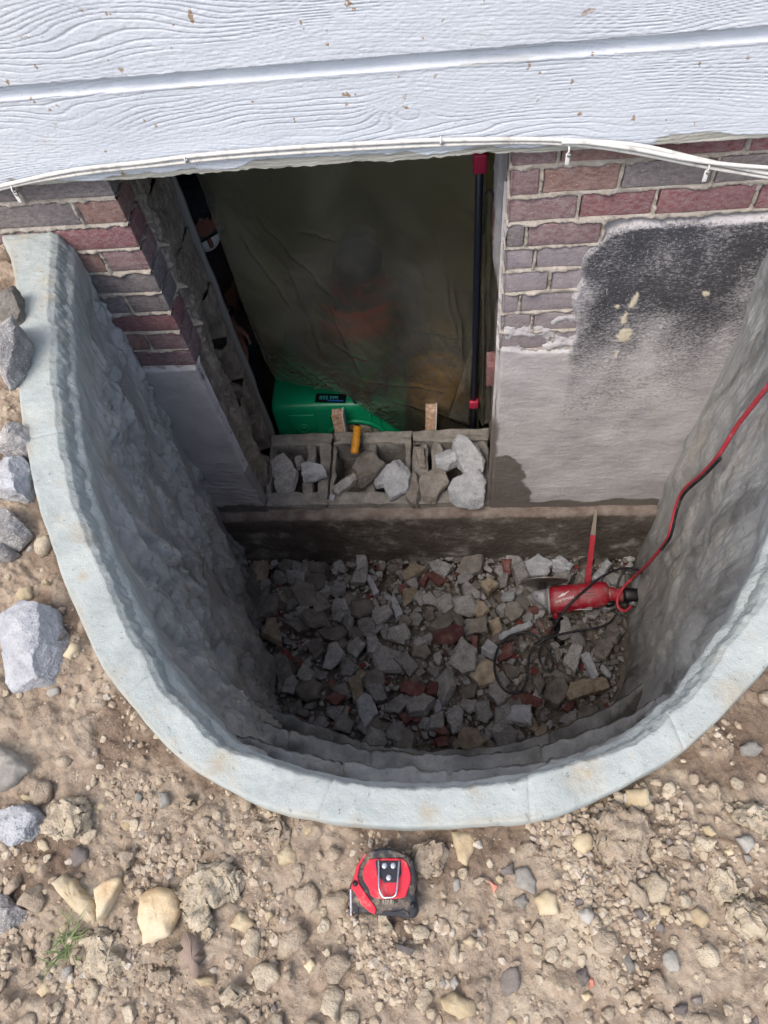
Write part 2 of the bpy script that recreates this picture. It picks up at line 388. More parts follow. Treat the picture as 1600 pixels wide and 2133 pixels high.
# ------------------------------------------------------------------ window well
well = empty('window_well', (-0.085, -0.6, 0), label='pale grey cast concrete window well with chipped rim and rock-textured inner walls', cat='window well')
NU = 1000
RO, NO = curve(OUT, NU); RI, NI = curve(INN, NU)
UU = np.linspace(0, 1, NU)
def u_of(x, y): return int(np.argmin((RO[:, 0]-x)**2 + (RO[:, 1]-y)**2))
seams = [0, u_of(-.80, -.58), u_of(-.50, -1.055), u_of(-.19, -1.22), u_of(.09, -1.21), u_of(.30, -1.12), u_of(.70, -.45), NU]
sU = np.concatenate([[0], np.cumsum(np.linalg.norm(np.diff(RI, axis=0), axis=1))])
def rim_segment(a, b):
    i = np.arange(a, min(b + 1, NU)); O = RO[i]; I = RI[i]; nI = NI[i]; s = sU[i]
    chip = 0.006*fbm(s*12, s*0, 1.5, 6, 0.62)
    O = O + NO[i]*(0.003*fbm(s*9, s*0, 8, 3))[:, None]
    Ie = I - nI*chip[:, None]
    d = Ie - O
    prof = [(O, -0.25), (O, -0.12), (O, -0.055)]
    for k in (0.0, .03, .07): prof.append((O + d*k, -0.012 + 0.012*math.sin(k/.07*math.pi/2)))
    for k in np.linspace(.13, .93, 16): prof.append((O + d*k, 0.0))
    prof += [(O + d*.97, -0.001), (Ie, -0.004)]
    lip = (0.004 + 0.018*np.abs(nI[:, 0])**1.5)[:, None]
    for t in np.linspace(.12, 1, 12): prof.append((Ie + nI*(lip*t**0.6 + chip[:, None]*0.6*t), -0.003 - 0.060*t**1.4))
    prof.append((Ie + nI*lip*.8, -0.11)); prof.append((Ie + nI*0.001, -0.20))
    P = np.stack([np.concatenate([p, np.full((len(i), 1), z)], 1) for p, z in prof], 1)
    dep = np.clip(np.linspace(-1, 1.4, P.shape[1]), 0, 1)[None]
    P[:, :, 2] += 0.0022*fbm(P[..., 0]*14, P[..., 1]*14, 0, 4) + 0.0010*fbm(P[..., 0]*90, P[..., 1]*90, 3, 2)
    rough = np.zeros(P.shape[1]); rough[-17:-2] = np.linspace(0.1, 1, 15)
    n1 = (0.006*fbm(P[..., 0]*30, P[..., 1]*30, P[..., 2]*26, 4, 0.6) + 0.0045*np.abs(fbm(P[..., 0]*95, P[..., 1]*95, P[..., 2]*80, 3, .6)))*rough
    P[..., 0] += nI[:, None, 0]*n1; P[..., 1] += nI[:, None, 1]*n1; P[..., 2] += 0.7*n1
    # the ends dip into the seam
    e = np.minimum(np.arange(len(i)), np.arange(len(i))[::-1]); dip = 0.0022*np.exp(-e/0.8)
    P[:, :, 2] -= dip[:, None]
    f = fbm(P[..., 0]*11, P[..., 1]*11, 4, 4)
    st = 0.3*sstep(0.30, 0.7, f) + .45*np.exp(-np.abs(np.arange(P.shape[1]) - 5.5)/1.3)[None]*sstep(-.3, .3, fbm(P[..., 0]*6, P[..., 1]*6, 9, 3))
    for (sx, sy, sr) in ((-.335, -1.15, .018), (-.042, -1.208, .013), (.165, -1.155, .022), (-.61, -.86, .008)):
        st = np.maximum(st, 0.5*np.exp(-((P[..., 0]-sx)**2 + (P[..., 1]-sy)**2)/sr**2 + 0.9*fbm(P[..., 0]*70, P[..., 1]*70, 1, 3)))
    st = np.maximum(st, 0.8*(1 - sstep(-0.06, -0.012, P[..., 2]))*(np.arange(P.shape[1]) < 6)[None])
    o = obj('rim_segment', grid('rim_segment', P, M_RIM, True, {'stain_shade': np.clip(st, 0, 0.9)}), well); return o
for a, b in zip(seams[:-1], seams[1:]): rim_segment(a, b)

def build_well_wall():
    z = np.concatenate([np.linspace(-.006, -.066, 16), np.linspace(-.072, -1.76, 245)])
    RI, NI, sU, UU = [q[np.linspace(0, NU-1, 640).astype(int)] for q in (globals()['RI'], globals()['NI'], globals()['sU'], globals()['UU'])]
    S = sU[:, None] + 0*z[None]; Z = z[None] + 0*S
    sl = S*1.0 + 0.22*Z + 0.05*fbm(S*3, Z*2, 1, 2)                        # slanting strata
    a = fbm(sl*7.5, Z*2.8, 0.3, 5, 0.5)
    kk = sstep(.55, .75, UU)[:, None]; b = fbm(sl*26, Z*(9 - 6.2*kk), 2.2, 4, 0.55)
    q = (a*1.0 + (0.35 - .2*kk)*b)*5.0; fl = np.floor(q); ter = (fl + np.clip((q - fl - .62*(1-kk))/(1 - .62*(1-kk)), 0, 1))/5.0
    d = ((0.050 - .014*kk)*ter + (0.012 - .007*kk)*(.5 - np.abs(b)*2) + 0.0040*fbm(sl*95, Z*(24 - 16*kk), 4, 3, 0.6))*(.3 + .7*np.abs(NI[:, None, 0])**.7)
    d = d*np.clip((-Z)/0.08, 0.25, 1) + (0.002 + 0.012*np.abs(NI[:, None, 0]))
    lipw = 0.004 + 0.018*np.abs(NI[:, None, 0])**1.5; d = d*(1 - .35*kk); lipw = lipw + .007 + .004*fbm(S*18, Z*18, 3, 3); d = lipw + (d - lipw)*sstep(-.06, -.26, Z); d = np.maximum(d, .002); e_ = sstep(-.006, -.050, Z + .010*fbm(S*25, Z*25, 5, 3)); d = -.014 + (d + .014)*e_
    X = RI[:, None, 0] + NI[:, None, 0]*d; Y = np.minimum(RI[:, None, 1] + NI[:, None, 1]*d, 0.0 - 0.002)
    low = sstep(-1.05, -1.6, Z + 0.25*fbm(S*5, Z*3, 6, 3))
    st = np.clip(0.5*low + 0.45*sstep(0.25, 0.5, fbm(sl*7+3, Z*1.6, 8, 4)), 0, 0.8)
    obj('inner_wall', grid('inner_wall', np.stack([X, Y, Z], -1), M_WELL, True, {'stain_shade': st*sstep(-.04, -.3, Z), 'pale': 1 - sstep(-.05, -.16, Z + .05*fbm(S*14, Z*14, 2, 3))}), well)
build_well_wall()

def step(edge, zt, stain_shade, seams_x):
    E = catmull([tuple(e) for e in edge], 60); n = len(E)
    yin = np.interp(E[:, 0], RI[np.argsort(RI[:, 0]), 0], RI[np.argsort(RI[:, 0]), 1]) - 0.03
    P = []; x = E[:, 0]
    yf = E[:, 1] + 0.007*fbm(x*16, 0*x, zt*9, 4)
    for k in np.linspace(0, 1, 26): P.append(np.stack([x, yin + (yf - yin)*k, np.full(n, zt)], 1))
    for dz, dy in ((-.004, .004), (-.010, .006), (-.022, .007), (-.06, .008), (-.15, .008), (-0.9, .008)):
        P.append(np.stack([x, yf + dy, np.full(n, max(zt + dz, -1.76))], 1))
    P = np.stack(P, 1)
    g = np.zeros(n)
    for sx in seams_x: g += np.exp(-((x - sx)/0.004)**2)
    P[..., 2] += 0.010*fbm(P[..., 0]*9, P[..., 1]*9, zt, 4) + 0.004*fbm(P[..., 0]*45, P[..., 1]*45, zt, 3) - 0.006*g[:, None]
    P[..., 1] += 0.005*fbm(P[..., 0]*30, P[..., 2]*30, zt, 3) - 0.006*g[:, None]
    kb = np.concatenate([np.linspace(0, 1, 26), np.full(6, .5)])[None]; st = np.clip(stain_shade*.8 + .75*(1 - sstep(.50, .97, kb + .12*fbm(P[..., 0]*14, P[..., 1]*14, zt+3, 3))) + 0.4*fbm(P[..., 0]*10, P[..., 1]*10, zt, 4), 0, 0.95)  # tread backs darkened as painted occlusion shade, with random stain on top
    obj('step', grid('step', P, M_WELL, True, {'stain_shade': st}), well)
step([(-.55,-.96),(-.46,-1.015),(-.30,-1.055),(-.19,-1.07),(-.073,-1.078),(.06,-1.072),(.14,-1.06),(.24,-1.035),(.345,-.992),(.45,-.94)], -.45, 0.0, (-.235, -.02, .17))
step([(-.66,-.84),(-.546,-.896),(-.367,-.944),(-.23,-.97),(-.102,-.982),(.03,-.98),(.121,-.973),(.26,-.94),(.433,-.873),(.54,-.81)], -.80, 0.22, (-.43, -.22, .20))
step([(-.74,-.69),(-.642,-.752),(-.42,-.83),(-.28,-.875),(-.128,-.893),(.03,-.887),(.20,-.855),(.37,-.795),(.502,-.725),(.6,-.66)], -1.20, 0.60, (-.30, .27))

# ------------------------------------------------------------------ house siding
def wood_height(X, Vv, seed, knots):
    wv = 0.035*fbm(X*1.1+seed, Vv*4, seed, 3) + 0.010*fbm(X*4, Vv*14+seed, 1, 3)
    for (kx, kv, a, sx, sv) in knots: wv = wv + a*np.exp(-((X-kx)/sx)**2 - ((Vv-kv)/sv)**2)
    ph = (Vv + wv)*128
    saw = np.abs((ph % 1.0)*2 - 1); line = sstep(0.72, 1.0, saw)
    amp = 0.35 + 0.65*sstep(-0.15, 0.2, fbm(X*2.2, Vv*10, seed+4, 3))
    stip = fbm(X*120, Vv*200, seed, 3, 0.7)
    return -0.0019*line*amp + 0.0006*stip + 0.0004*perlin(X*22, Vv*60, seed), line*amp
siding = empty('house_siding', (0, -0.02, 0.13), label='white painted wood-grain lap siding hanging over the cut basement opening', cat='siding')
def siding_board(z0, z1, seed, knots, lowest=False):
    x = np.linspace(-1.2, .95, 640); v = np.concatenate([[0, 0.0005], np.linspace(0.002, z1 - z0 + 0.03, 160)])
    X, Vv = np.meshgrid(x, v, indexing='ij')
    h, ln = wood_height(X, Vv, seed, knots)
    top = z1 - z0 - 0.021
    y = -0.037 + 0.018*Vv - h + 0.014*sstep(top - 0.002, top + 0.003, Vv) - 0.0015*np.exp(-((Vv-top+0.004)/0.004)**2)
    y = np.where(Vv < 0.0003, -0.012, y); y = np.where((Vv >= 0.0003) & (Vv < 0.001), -0.034, y)
    rag = 0.0012*fbm(x*60, x*0, seed, 3)
    if lowest:
        cut = sstep(-.72, -.60, x)*(1 - sstep(.10, .16, x))
        rag = rag + cut*(0.006*fbm(x*7, x*0, 2, 4) + 0.0035*fbm(x*45, 0*x, 6, 3)) - 0.006*cut*sstep(-.30, -.72, x) + 0.004*cut
    fall = np.exp(-Vv/0.03)
    Zz = z0 + Vv + rag[:, None]*fall
    bare = np.zeros_like(X)
    if lowest:
        e = 0.010 + 0.016*fbm(X*9, Vv*30, 3, 4) + 0.006*sstep(-.7, -.2, X)
        bare = 0.9*(1 - sstep(-0.001, 0.002, Vv - e))
        y = y + 0.0018*bare
    br = sstep(0.35, 0.5, fbm(X*6, Vv*90, seed+2, 4))*np.exp(-((Vv - top + 0.004)/0.0035)**2)   # worn lip below the lap
    bare = np.maximum(bare, 0.8*br)
    me = grid('siding_board', np.stack([X, y, Zz], -1), M_SIDING, True, {'groove': ln, 'bare': bare}, flip=True)
    return obj('siding_board', me, siding)
siding_board(.137, .337, 3.1, [(-.08, .105, -.030, .05, .022), (-.30, .03, .026, .16, .05), (-.72, .09, .03, .14, .06), (.42, .08, -.02, .2, .05), (-1.0, .05, .03, .2, .05), (.33, .03, .022, .16, .04)], True)
siding_board(.337, .537, 8.4, [(.33, .07, .03, .11, .05), (-.55, .11, -.03, .2, .05), (.62, .1, -.03, .1, .05), (-.02, .12, .02, .3, .05)])
for k in range(12):
    z0 = .537 + .2*k
    V = [(-3, -.037, z0), (2.6, -.037, z0), (2.6, -.030, z0+.2), (-3, -.030, z0+.2), (-3, -.012, z0), (2.6, -.012, z0), (2.6, -.010, z0+.2), (-3, -.010, z0+.2)]
    obj('siding_board', mesh('siding_board', V, [(0,1,2,3),(7,6,5,4),(0,4,5,1),(2,6,7,3),(1,5,6,2),(0,3,7,4)], M_SIDING), siding)
for (a, b) in ((-3, -1.2), (.95, 2.6)):
    for z0 in (.137, .337): obj('siding_board', MB().box(a, b, -.037, -.012, z0, z0+.199).me('siding_board', M_SIDING), siding)
M_SHEATH = plain('old_sheathing', srgb(120, 104, 84), 0.85)
obj('sheathing', MB().box(-3, 2.6, -0.0095, 0.05, .145, 2.9).me('sheathing', M_SHEATH), siding)

# ------------------------------------------------------------------ foundation wall: bricks, mortar, parge, block jambs, sill, footing
fnd = empty('foundation_wall', (0, 0, -1.7), label='brick and parged block foundation wall with a large rough-cut opening', cat='wall')
XL, XR = -0.718, 0.120
LZ = [.141 - .0678*k for k in range(10)]                     # left bed joints, top down
RZ = [.151 - .0670*k for k in range(10)]
core = MB().box(-3, -.80, .105, .30, -2.0, .40).box(.16, 2.6, .105, .30, -2.0, .40).box(-.80, .16, .105, .30, -2.0, -1.45).box(-3, 2.6, .06, .30, .14, .40)
core.box(-3, -1.15, .012, .1, -2.0, .14).box(1.2, 2.6, .012, .1, -2.0, .14)
obj('block_core', core.me('block_core', M_BLOCK), fnd)
def brick_mesh(w, seed):
    b = MB().box(-w/2, w/2, 0, .090, -.0285, .0285).me('brick', M_BRICK['red'], True, 0.0035, 2, 0.0016, seed); return b
bmesh_bank = {}
def brick(parent, x0, x1, zc, kind, k, dy=0.0):
    w = round(x1 - x0, 3); key = (w, k % 3, kind)
    if key not in bmesh_bank:
        m = brick_mesh(w, seed=len(bmesh_bank)*3.7); m.materials.clear(); m.materials.append(M_BRICK[kind]); bmesh_bank[key] = m
    o = bpy.data.objects.new('brick', bmesh_bank[key]); COL.objects.link(o); o.parent = parent
    o.location = (((x0+x1)/2) - parent.location.x, dy - parent.location.y, zc - parent.location.z)
    o.rotation_euler = (rnd.uniform(-.012, .012), rnd.uniform(-.006, .006), rnd.uniform(-.012, .012)); return o
def facing(name_loc, x0, x1, z0, z1, zj, vj, seed, extra=None):
    x = np.arange(x0, x1, .0032); z = np.arange(z0, z1, .0032); X, Z = np.meshgrid(x, z, indexing='ij')
    d = np.full_like(X, 1.0)
    for j in zj: d = np.minimum(d, np.abs(Z - j + .003*fbm(X*9, Z*0, j, 2)) - 0.0005)
    for (vx, za, zb) in vj:
        m = (Z > za) & (Z < zb); d = np.where(m, np.minimum(d, np.abs(X - vx + .003*fbm(Z*15, 0*X, vx, 2))), d)
    sq = fbm(X*26, Z*26, seed, 4, .6)
    wdt = .0044 + .004*np.clip(fbm(X*10, Z*30, seed+1, 3) + .1, 0, 1)
    prox = 1 - sstep(wdt*0.75, wdt*1.25, d)
    y = .026 + (-.026 - .001 - .008*np.clip(sq + .25, 0, 1))*prox + .0016*fbm(X*120, Z*120, seed, 2)
    o = obj('mortar_joints', grid('mortar_joints', np.stack([X, y, Z], -1), M_MORTAR, True, flip=True), parent=fnd); return o
# left pier
f = .0055
Lcols = [['dark'], ['brown', 'dark', 'dark'], ['red', 'mauve'], ['mauve', 'brown', 'mauve'], ['dark', 'dark'], ['dark', 'dark', 'dark'], ['red', 'red'], ['mauve', 'brown', 'red'], ['mauve', 'mauve']]
vj = []
fl = empty('brick_facing', (-.9, 0, -.1)); wp(fl, fnd); 
for c in range(9):
    zc = LZ[c] - .0339; x = XL; k = 0
    first = .200 if c % 2 == 0 else .097
    while x > -1.16:
        L = first if k == 0 else .2
        brick(fl, x - L + (0 if k == 0 else 0), x, zc, Lcols[c][min(k, len(Lcols[c])-1)], c + k, rnd.uniform(-.002, .002))
        vj.append((x - L - .005, LZ[c+1], LZ[c])); x -= L + .010; k += 1
m = facing('l', -1.16, XL + .001, LZ[9] - .006, .15, LZ[:10], vj, 3.0); m.parent = fl; m.matrix_parent_inverse = Matrix.Translation(-Vector(fl.location))
# right pier
Rcols = [['mauve', 'brown', 'red', 'red', 'red'], ['mauve', 'brown', 'dark', 'dark', 'dark'], ['mauve', 'red', 'red', 'red', 'brown'], ['dark', 'mauve', 'red', 'red'], ['washed'], ['washed'], ['washed'], ['washed'], ['washed']]
fr = empty('brick_facing', (.4, 0, -.1)); wp(fr, fnd); vj = []
Rj = [[.215, .38, .575], [.185, .345, .53], [.27, .428, .63], [.165, .33], [.19, .33], [.23, .34], [.165, .33], [.20, .33], [.26, .33]]
for c in range(9):
    zc = RZ[c] - .0335; x = XR; js = list(Rj[c])
    if c < 3:
        while js[-1] < 1.0: js.append(js[-1] + .21)
    for k, j in enumerate(js):
        brick(fr, x + (.002 if k == 0 else .005), j - .005, zc, Rcols[c][min(k, len(Rcols[c])-1)], c + k, rnd.uniform(-.002, .002))
        vj.append((j, RZ[c+1], RZ[c])); x = j
m = facing('r', XR - .002, 1.2, RZ[9] - .006, .155, RZ[:10], vj, 5.0); m.parent = fr; m.matrix_parent_inverse = Matrix.Translation(-Vector(fr.location))

def parge_right():
    x = np.arange(XR - .006, 1.0, .0036); z = np.arange(-1.30, .02, .0036); X, Z = np.meshgrid(x, z, indexing='ij')
    e = .02*fbm(X*8, Z*8, 1, 4)
    # covered below the bricks and right of the ragged line up to z=-.07
    c1 = 1 - sstep(-.455, -.425, Z + e*.6)
    xb = np.interp(Z, [-.5, -.40, -.30, -.20, -.13, -.09, -.06], [.30, .31, .285, .285, .30, .325, .40])
    c2 = sstep(-.004, .016, X - xb + e)*(1 - sstep(-.075, -.060, Z + e*.35 - .012*sstep(.35, .8, X)))
    thin = .85*(1 - sstep(-.40, -.12, Z + e))                                   # smeared bricks
    cov = np.clip(np.maximum(c1, c2), 0, 1); cov = np.maximum(cov, np.clip(thin*(0.90 + .30*fbm(X*22, Z*22, 8, 4)), 0, .92))
    y = .03 - .041*cov + .004*fbm(X*6, Z*6, 3, 3) - .0007*fbm(X*24, Z*60, 5, 3)*cov + .0012*fbm(X*150, Z*150, 2, 2)
    ridge = np.exp(-((X - xb + e)/.006)**2)*(Z > -.26)*(Z < -.07); y = y - .007*ridge
    y = np.where(X < XR + .012, y + .02*(1 - sstep(XR - .006, XR + .012, X)), y)
    tx, tz = (X - .50)/.28, (Z + .26)/.46
    tar = 1.05*(1.25 - np.sqrt(tx**2*.6 + tz**2))*.62 + .22*sstep(-.35, -.12, Z) + .30*fbm(X*7, Z*5, 9, 5)
    tar = np.clip(tar, 0, 1)*sstep(-.004, .02, X - xb + e)*(1 - sstep(-.08, -.06, Z))
    tar = np.maximum(tar, .55*sstep(.60, .72, X)*sstep(-.7, -.3, Z))
    dn = .03*fbm(X*9, Z*9, 4, 4)
    damp = np.maximum(1 - sstep(-.008, .006, X - .215 + .9*(Z + 1.02)*sstep(-1.0, -.9, Z) + dn*1.2 - .06*sstep(-1.05, -1.2, Z)), 0)*(1 - sstep(-.95, -.93, Z + dn))
    damp = np.maximum(damp, 1 - sstep(-1.245, -1.235, Z + dn*.6))
    damp = .88*np.maximum(damp, (1 - sstep(.13, .142, X + dn*.4))*(1 - sstep(-.80, -.70, Z)))
    sp = np.zeros_like(X)
    for (sx, sz, sr, sl_) in ((.437, -.40, .017, 1.5), (.425, -.345, .007, 3), (.435, -.29, .008, 2.2), (.44, -.27, .006, 2), (.40, -.30, .006, 1), (.43, -.47, .004, 4), (.60, -.27, .008, 1)):
        sp = np.maximum(sp, sstep(.25, .55, np.exp(-((X-sx)/sr)**2 - ((Z-sz)/(sr*sl_))**2) + .35*fbm(X*90, Z*90, 2, 3)))
    sp = sp*(tar > -.1)
    for (sx, sz) in ((.437, -.40),): y = y - .002*sp
    me = grid('parge_coat', np.stack([X, y, Z], -1), M_PARGE, True, {'tar': tar, 'damp': np.clip(damp, 0, 1), 'splat': np.clip(sp, 0, .9)}, flip=True)
    obj('parge_coat', me, fnd, )
parge_right()
def parge_left():
    x = np.arange(-1.1, XL + .016, .003); z = np.arange(-1.30, -.46, .003); X, Z = np.meshgrid(x, z, indexing='ij')
    edge = XL + .012*sstep(-.9, -1.2, Z) + .003*fbm(Z*12, 0*Z, 1, 3)
    y = -.012 + .004*fbm(X*6, Z*6, 3, 3) - .002*fbm(X*20, Z*60, 5, 3)*sstep(-.8, -1.1, Z) + .001*fbm(X*150, Z*150, 2, 2)
    y = y + .016*sstep(-.476, -.462, Z + .004*fbm(X*20, Z*0, 1, 3))
    y = y + .03*sstep(-.004, .002, X - edge)
    X = np.minimum(X, edge + .004)
    dn = .03*fbm(X*9, Z*9, 4, 4)
    damp = .85*(1 - sstep(-1.235, -1.22, Z + dn)) + .6*(1 - sstep(-.002, .004, edge - X - .008 + dn*.3))*(Z < -1.0)
    me = grid('parge_coat', np.stack([X, y, Z], -1), M_PARGE, True, {'tar': 0*X, 'damp': np.clip(damp, 0, .9), 'splat': 0*X}, flip=True); obj('parge_coat', me, fnd)
parge_left()

def jambs():
    # left: rough mortar behind the brick ends, then cut block courses, then a grey trim strip inside
    y = np.arange(0.0, .136, .003); z = np.arange(-1.28, .15, .003); Y, Z = np.meshgrid(y, z, indexing='ij')
    brickz = Z > -.469
    X = np.where(brickz, -.735 + .004*fbm(Y*30, Z*30, 2, 3), -.722 + .006*fbm(Y*14, Z*9, 2, 4))
    X = X + np.where(Y > .088, .020 + .012*fbm(Y*20, Z*16, 5, 4, .6), 0)*np.where(brickz, 1, .5)
    for j in LZ[1:9]: X = X + .020*np.exp(-((Z - j - .004*fbm(Y*30, Z*0, j, 2))/.0055)**2)*np.clip(fbm(Y*24, Z*10, j*7, 3) + .7, 0, 1.2)*(Y < .1)*brickz
    X = X + .004*fbm(Y*60, Z*60, 3, 3)
    obj('jamb_mortar', grid('jamb_mortar', np.stack([X, Y, Z], -1), M_MORTAR_D, True), fnd)
    zb = [.15, -.05, -.25, -.45, -.65, -.85, -1.05, -1.27]
    for k in range(7):
        z = np.arange(zb[k+1] + .003, zb[k] - .003, .0035); y = np.arange(.118, .318, .0035); Y, Z = np.meshgrid(y, z, indexing='ij')
        t = (Z - zb[k+1])/(zb[k] - zb[k+1])
        X = -.728 + .012*fbm(Y*9, Z*7, k*3.1, 4) + .004*fbm(Y*60, Z*60, k, 3)
        if k >= 3:
            cell = sstep(.0, .022, Y - .155 - .05*t*((k % 2)*2-1))*(1 - sstep(-.02, .0, Y - .275 + .03*t))*sstep(.0, .10, t + .2*fbm(Y*12, Z*12, k, 2))*(1 - .7*sstep(.85, 1., t))
            X = X - (.05 + .03*(k % 2))*cell + .016*np.exp(-((Y-.158)/.012)**2)*fbm(Z*22, Y*5, k, 3)
        X = np.where((Y < .1195) | (Y > .3145) | (t < .02) | (t > .98), -.80, X)
        obj('jamb_block', grid('jamb_block', np.stack([X, Y, Z], -1), M_BLOCK, True), fnd)
    z = np.linspace(-1.27, .15, 160); w = .006*fbm(z*4, 0*z, 3, 3)
    P = np.stack([np.stack([np.full_like(z, a) + w, np.full_like(z, b), z], -1) for a, b in ((-.80, .325), (-.722, .325), (-.715, .329), (-.716, .342), (-.722, .346), (-.80, .346))], 1)
    obj('jamb_trim', grid('jamb_trim', P, plain('grey_trim', srgb(124, 124, 118), 0.8), True), fnd)
    # right: skim-coated cut, pale above and dark below, brick and block showing further in
    y = np.arange(-.004, .335, .0035); z = np.arange(-1.28, .15, .0035); Y, Z = np.meshgrid(y, z, indexing='ij')
    X = XR + .004 + .006*fbm(Y*10, Z*5, 6, 4) + .002*fbm(Y*60, Z*60, 3, 3) + .012*sstep(.1, .13, Y)*(1 - sstep(-.5, -.35, Z)) - .012*sstep(.20, .24, Y)*sstep(-.5, -.35, Z)
    X = X - .014*np.exp(-((Y-.03)/.02)**2)*np.clip(fbm(Z*16, Y*3, 2, 3), 0, 1)
    damp = .8*sstep(-.25, -.5, Z + .1*fbm(Y*12, Z*6, 3, 3))*sstep(.02, .09, Y) + .85*(1 - sstep(-.95, -.8, Z))
    obj('jamb_skim', grid('jamb_skim', np.stack([X, Y, Z], -1), M_PARGE, True, {'tar': 0*X, 'damp': np.clip(damp, 0, .9), 'splat': 0*X}, flip=True), fnd)
    for (zc, kk) in ((-.26, 'brown'), (-.84, 'red')):
        b = MB().box(.108, .16, .235, .300, zc-.05, zc+.05).me('jamb_brick', M_BRICK[kk], True, .003, 2, .003); obj('jamb_brick', b, fnd)
M_MORTAR_D = stone_mat('jamb_mortar_dark', (srgb(98, 91, 82), srgb(132, 124, 113), srgb(166, 158, 146)), 14, 'pos', 0.0025)
jambs()

M_SILL = stone_mat('sill_concrete', (srgb(104, 100, 95), srgb(132, 128, 122), srgb(158, 153, 146)), 16, 'pos', 0.003, speck=srgb(170, 166, 160))
# sill: two hollow blocks laid across the opening, each with its cells open
def sill_block(x0, x1, cells, seed):
    y0, y1, z0, z1 = -.004, .322, -1.46, -1.25
    fy, by = .052, .270
    m = MB().box(x0, x1, y0, fy, z0, z1).box(x0, x1, by, y1, z0, z1)
    xs = [x0] + [c for ab in cells for c in ab] + [x1]
    for a, b in zip(xs[::2], xs[1::2]):
        if b - a > .006: m.box(a, b, fy, by, z0, z1 - .006)
    bm_ = m.me('sill_block', M_SILL, True, .004, 5, .011, seed)
    obj('sill_block', bm_, fnd)
sill_block(-.722, -.479, [(-.700, -.575), (-.540, -.520)], 1.3)
sill_block(-.472, -.168, [(-.455, -.335), (-.301, -.186)], 4.2)
sill_block(-.163, .128, [(-.105, -.088), (-.050, .070)], 7.9)
obj('sill_bed', MB().box(-.80, .16, .0, .32, -1.50, -1.44).me('sill_bed', M_BLOCK), fnd)
def footing():
    x = np.arange(-1.05, .95, .005)
    prof = [(.03, -1.285), (.015, -1.284), (0.0, -1.283), (-.012, -1.283), (-.024, -1.284), (-.033, -1.287), (-.040, -1.294), (-.043, -1.303), (-.044, -1.315)] + [(-.045, zz) for zz in np.arange(-1.33, -1.78, -.006)]
    P = np.stack([np.stack([x, np.full_like(x, a), np.full_like(x, b)], -1) for a, b in prof], 1)
    d = .004*fbm(P[..., 0]*9, P[..., 2]*9, 3, 4) + .003*fbm(P[..., 0]*60, P[..., 2]*60, 1, 3)
    P[..., 1] -= d; P[..., 2] += .004*fbm(P[..., 0]*12, P[..., 1]*12, 5, 4)
    n = N('footing_concrete'); co = n.co('pos')
    c = n.ramp(n.noise(co, 9, 6, .65), [(.4, srgb(86, 79, 73)), (.54, srgb(104, 97, 90)), (.66, srgb(158, 153, 147))])
    c = n.mix(n.attr('ledge'), c, n.ramp(n.noise(co, 20, 5, .6), [(.35, srgb(106, 90, 84)), (.65, srgb(138, 129, 120))]))
    b = n.bump(n.noise(co, 160, 5, .7), .004, .9); mt = n.done(c, .9, b)
    led = (P[..., 2] > -1.302).astype(float)
    obj('footing', grid('footing', P, mt, True, {'ledge': led}), fnd)
footing()

# ------------------------------------------------------------------ broken pieces: shapes
SLAB = [(.45, 1), (.86, .98), (1, .80), (1.03, -.2), (1.0, -.85), (.86, -1)]
LUMP = [(.35, 1.0), (.70, .86), (.92, .55), (1, .15), (.95, -.35), (.7, -.8), (.35, -1)]
CLOD = [(.40, 1.0), (.74, .92), (.95, .62), (1, .1), (.9, -.6), (.5, -1)]
def ring_shape(poly, thick, prof, rough, seed, n=22, tilt=(0, 0), keep=True):
    poly = np.asarray(poly, float); k = len(poly)
    seg = np.linalg.norm(np.roll(poly, -1, 0) - poly, axis=1); per = seg.sum(); pts = []
    for i in range(k):
        m = max(1, int(round(n*seg[i]/per)))
        for t in np.arange(m)/m: pts.append(poly[i]*(1-t) + poly[(i+1) % k]*t)
    pts = np.array(pts); m = len(pts); R = np.linalg.norm(pts, axis=1).mean()
    jit = fbm(pts[:, 0]*30/1.0 + seed, pts[:, 1]*30, seed*1.7, 3)
    pts = pts*(1 + (0.10*jit)[:, None]*(rough > 0))
    V = [np.array([[0, 0, thick/2]])]; 
    for (s, h) in prof: V.append(np.column_stack([pts*s, np.full(m, h*thick/2)]))
    V.append(np.array([[0, 0, -thick/2]])); V = np.vstack(V)
    f = 0.55/max(R, 1e-4)
    for a in range(3): V[:, a] += rough*R*fbm(V[:, 0]*f + seed*3.1 + a*11, V[:, 1]*f + a*5, V[:, 2]*f + seed, 3, .6)
    V[:, 2] += tilt[0]*V[:, 0] + tilt[1]*V[:, 1]
    q = len(prof); F = [(0, 1+j, 1+(j+1) % m) for j in range(m)]
    for r in range(q-1):
        o = 1 + r*m
        F += [(o+j, o+m+j, o+m+(j+1) % m, o+(j+1) % m) for j in range(m)]
    o = 1 + (q-1)*m; e = len(V)-1; F += [(e, o+(j+1) % m, o+j) for j in range(m)]
    return V, F
def rand_poly(rr, k, el=1.0):
    a = np.sort([2*math.pi*(i + rnd.uniform(-.33, .33))/k for i in range(k)])
    return np.array([[rr*el*math.cos(t)*rnd.uniform(.82, 1.12), rr/el*math.sin(t)*rnd.uniform(.82, 1.12)] for t in a])
